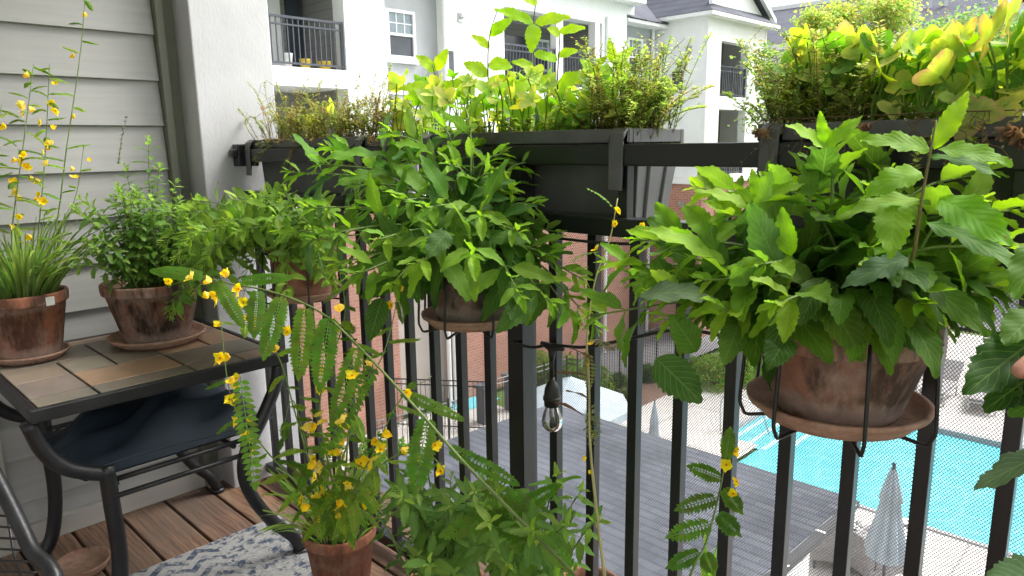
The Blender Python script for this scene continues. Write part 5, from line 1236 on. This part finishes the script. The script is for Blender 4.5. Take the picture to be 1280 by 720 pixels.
# raised shingle courses: thin steps
yy=Y1_-.14; 
b.box(X0+.3,X1-.3,Y0_,Y1_-.35,G,zt-.3); b.build('wall',m_white,ph)
b=MB()
for (xa,xb_) in ((X0-.02,X0+.02),(X1+.0,X1+.09)):
    b.prism([(xa,Y0_,rz_(Y0_)-.08),(xa,Y1_,zt-.08),(xa,Y1_,zt-.005),(xa,Y0_,rz_(Y0_)-.005)],(xb_-xa,0,0))
b.box(X0,X1,Y1_,Y1_+.03,zt-.12,zt-.005)
b.build('gutter',m_gut,ph)
for k in range(5):
    yk=4.5+k*.9; b=MB(); b.box(X1+.0,X1+.1,yk,yk+.03,rz_(yk)-.005,rz_(yk)+.004); b.build('gutter_strap',m_trimw,ph)
# raised laps; the dark course shadow lines are painted in the shingle colour
b=MB(); yk=Y0_
while yk<Y1_-.1:
    z0=rz_(yk+.14); b.box(X0+.01,X1-.01,yk,yk+.14-.0,z0+.001,z0+.0065) if 0 else b.add([(X0+.01,yk,rz_(yk)+.001),(X1-.01,yk,rz_(yk)+.001),(X1-.01,yk+.139,rz_(yk+.139)+.016),(X0+.01,yk+.139,rz_(yk+.139)+.016),(X0+.01,yk+.139,rz_(yk+.139)+.0005),(X1-.01,yk+.139,rz_(yk+.139)+.0005)],[(0,1,2,3),(3,2,5,4)]); yk+=.14
b.build('shingles',m_roof,ph)

# ---- umbrellas
def closed_umbrella(label,x,y,ht,s=1.):
    t=thing('closed_umbrella',label,'umbrella',(x,y,G),'closed pale blue patio umbrellas')
    b=MB(); b.tube([(x,y,G),(x,y,G+ht)],.024*s,8); b.lathe([(.001,ht+.08),(.03*s,ht+.05),(.02*s,ht),(.03*s,ht-.03)],(x,y,G),10); b.build('pole',m_rail,t,smooth=True)
    b=MB(); b.lathe([(.001,0),(.25*s,0),(.25*s,.05),(.05,.09),(.03,.3)],(x,y,G),20); b.build('base',m_bin,t,smooth=True)
    b=MB(); n=48; V=[];F=[]; zs=[(ht-.02,.03),(ht-.15,.06),(ht-.4,.11),(ht-.55,.135),(ht-.56,.11),(ht-.9,.16),(ht-1.3,.235),(ht-1.45,.25)]
    for (z,r) in zs:
        for k in range(n):
            a=2*math.pi*k/n; rr=r*s*(1+.28*math.cos(8*a+.4*math.sin(3*z))); V.append((x+rr*math.cos(a),y+rr*math.sin(a),G+z+.05*math.cos(8*a)*(r/.25)))
    for i in range(len(zs)-1):
        for k in range(n): a=i*n+k;c_=i*n+(k+1)%n; F.append((a,c_,c_+n,a+n))
    b.add(V,F); b.build('canopy',m_shade_fabric,t,smooth=True)
q=at(1106,732,2,G); qz=(q-C0); 
q=np.array([-2.93,10.95]); closed_umbrella('closed pale blue patio umbrella standing near the pool edge',q[0],q[1],2.35)
q=at(815,556,2,G); closed_umbrella('distant closed umbrella standing on the deck just beyond the roof ridge',-9.1,14.1,.95,.7)
tU=thing('open_umbrella','open pale blue patio umbrella seen from above beyond the grey roof','umbrella',(-9.6,11.1,G))
cx,cy,_=at(712,470,2,-3.8); zt=-3.8
b=MB(); b.tube([(cx,cy,G),(cx,cy,zt+.1)],.025,8); b.build('pole',m_rail,tU)
b=MB(); b.lathe([(.001,0),(.3,0),(.3,.06),(.04,.1)],(cx,cy,G),20); b.build('base',m_bin,tU)
b=MB(); V=[(cx,cy,zt)];F=[]
for k in range(8):
    a=math.pi/8+k*math.pi/4; V.append((cx+1.35*math.cos(a),cy+1.35*math.sin(a),zt-.62))
for k in range(8):
    a=math.pi/8+k*math.pi/4; V.append((cx+1.35*math.cos(a),cy+1.35*math.sin(a),zt-.78))
for k in range(8): F.append((0,1+k,1+(k+1)%8)); F.append((1+k,9+k,9+(k+1)%8,1+(k+1)%8))
b.add(V,F); b.build('canopy',m_shade_fabric,tU)
# ---- grey pillars by the spa
for i,(px,py) in enumerate(((606,528),(640,512))):
    q=at(px,py,2,G); t=thing('spa_pillar',['grey pillar left of two beside the small spa','grey pillar right of two, nearer the blue canopy'][i],'pillar',(q[0],q[1],G))
    b=MB(); b.box(q[0]-.15,q[0]+.15,q[1]-.15,q[1]+.15,G,G+.95); b.build('shaft',m_bin,t,bevel=.01); b=MB(); b.box(q[0]-.2,q[0]+.2,q[1]-.2,q[1]+.2,G+.95,G+1.03); b.build('cap',m_bin,t,bevel=.01)
# ---- patio armchair below at the right, loungers
def armchair(label,x,y,rot):
    t=thing('patio_armchair',label,'armchair',(x,y,G),'grey patio armchairs'); t.rotation_euler=(0,0,rot)
    def bo(nm,m,q,bv=.03):
        b=MB(); b.box(*q); o=b.build(nm,m,None,bevel=bv); o.parent=t
    bo('seat',m_wicker,(-.4,.4,-.4,.4,.15,.32)); bo('cushion',m_cushion,(-.3,.3,-.38,.30,.321,.45)); bo('backrest',m_wicker,(-.4,.4,.30,.42,.321,.80)); bo('back_cushion',m_cushion,(-.3,.3,.18,.298,.452,.78))
    for s in (-1,1): bo('armrest',m_wicker,(s*.36-.05,s*.36+.05,-.4,.29,.322,.6))
    for sx in (-.36,.36):
        for sy in (-.36,.36): bo('leg',m_bin,(sx-.02,sx+.02,sy-.02,sy+.02,0,.149),.003)
armchair('grey wicker armchair with pale cushion beside the roof gutter, left one',*at(1046,680,2,G+.3)[:2],R(205)); armchair('grey wicker armchair next to the closed umbrella pole, right one',*at(1090,694,2,G+.3)[:2],R(150))
b=MB(); b.box(-.2,.2,-.12,.12,0,.03); o=b.build('towel',m_trimw,None,bevel=.01); q=at(1127,653,2,G); o.location=(q[0],q[1],G+.031); tag(o,'small white towel lying on the deck by the closed umbrella','towel')
def lounger(label,x,y,rot):
    t=thing('sun_lounger',label,'sun lounger',(x,y,G),'sun loungers beyond the pool'); t.rotation_euler=(0,0,rot)
    def bo(nm,m,q,bv=.02): b=MB(); b.box(*q); o=b.build(nm,m,None,bevel=bv); o.parent=t
    bo('frame',m_metal,(-.32,.32,-.95,.45,.28,.33)); bo('mattress',m_wicker,(-.3,.3,-.93,.44,.331,.40))
    b=MB(); b.prism([(-.3,.45,.34),(-.3,1.0,.78),(-.3,.97,.84),(-.3,.42,.41)],(.6,0,0)); o=b.build('backrest',m_wicker,None); o.parent=t
    for sx in (-.3,.3):
        for sy in (-.85,.4): bo('leg',m_metal,(sx-.02,sx+.02,sy-.02,sy+.02,0,.28),.003)
for i,(x,y) in enumerate(((-5.9,21.8),(-4.9,22.0),(-3.9,22.1),(-2.9,22.1))): lounger(['grey sun lounger beyond the pool, leftmost of four','grey sun lounger beyond the pool, second from left','grey sun lounger beyond the pool, third from left','grey sun lounger beyond the pool, rightmost of four'][i],x,y,R(10*i-10))
# pool handrail
hr=thing('pool_handrail','thin metal handrail at the pool steps','handrail',(-8.1,15.7,G))
b=MB(); b.tube(spline([(-8.2,15.7,G),(-8.2,15.7,G+.8),(-8.0,15.9,G+.9),(-7.5,16.3,G+.6),(-7.3,16.5,G-.1)],5),.02,8); b.build('tube',m_metal,hr,smooth=True)

# ------------------------------------------------------------------ light
W_=bpy.data.worlds.new('World'); S.world=W_; W_.use_nodes=True; nt=W_.node_tree
bg=nt.nodes['Background']; sky=nt.nodes.new('ShaderNodeTexSky'); sky.sky_type='NISHITA'; sky.sun_disc=False
EL,AZ=R(52),R(28)     # sun towards +Y, slightly to -X... azimuth from +Y towards +X
sky.sun_elevation=EL; sky.sun_rotation=AZ; sky.air_density=1.0; sky.dust_density=5.0; sky.ozone_density=1.0
hs=nt.nodes.new('ShaderNodeHueSaturation'); hs.inputs['Saturation'].default_value=.25; hs.inputs['Value'].default_value=1.0
nt.links.new(sky.outputs[0],hs.inputs['Color']); nt.links.new(hs.outputs[0],bg.inputs[0]); bg.inputs[1].default_value=.15
sl_=bpy.data.lights.new('sun','SUN'); sl_.energy=.85; sl_.angle=R(22); sl_.color=(1,.97,.92); so_=bpy.data.objects.new('sun',sl_); C.objects.link(so_)
sd=Vector((math.sin(AZ)*math.cos(EL),math.cos(AZ)*math.cos(EL),math.sin(EL)))
so_.rotation_mode='QUATERNION'; so_.rotation_quaternion=sd.to_track_quat('Z','Y')
S.view_settings.view_transform='Standard'; S.view_settings.look='None'; S.view_settings.exposure=1.72; S.view_settings.gamma=1
S.render.engine='CYCLES'
S.cycles.max_bounces=8; S.cycles.transparent_max_bounces=8
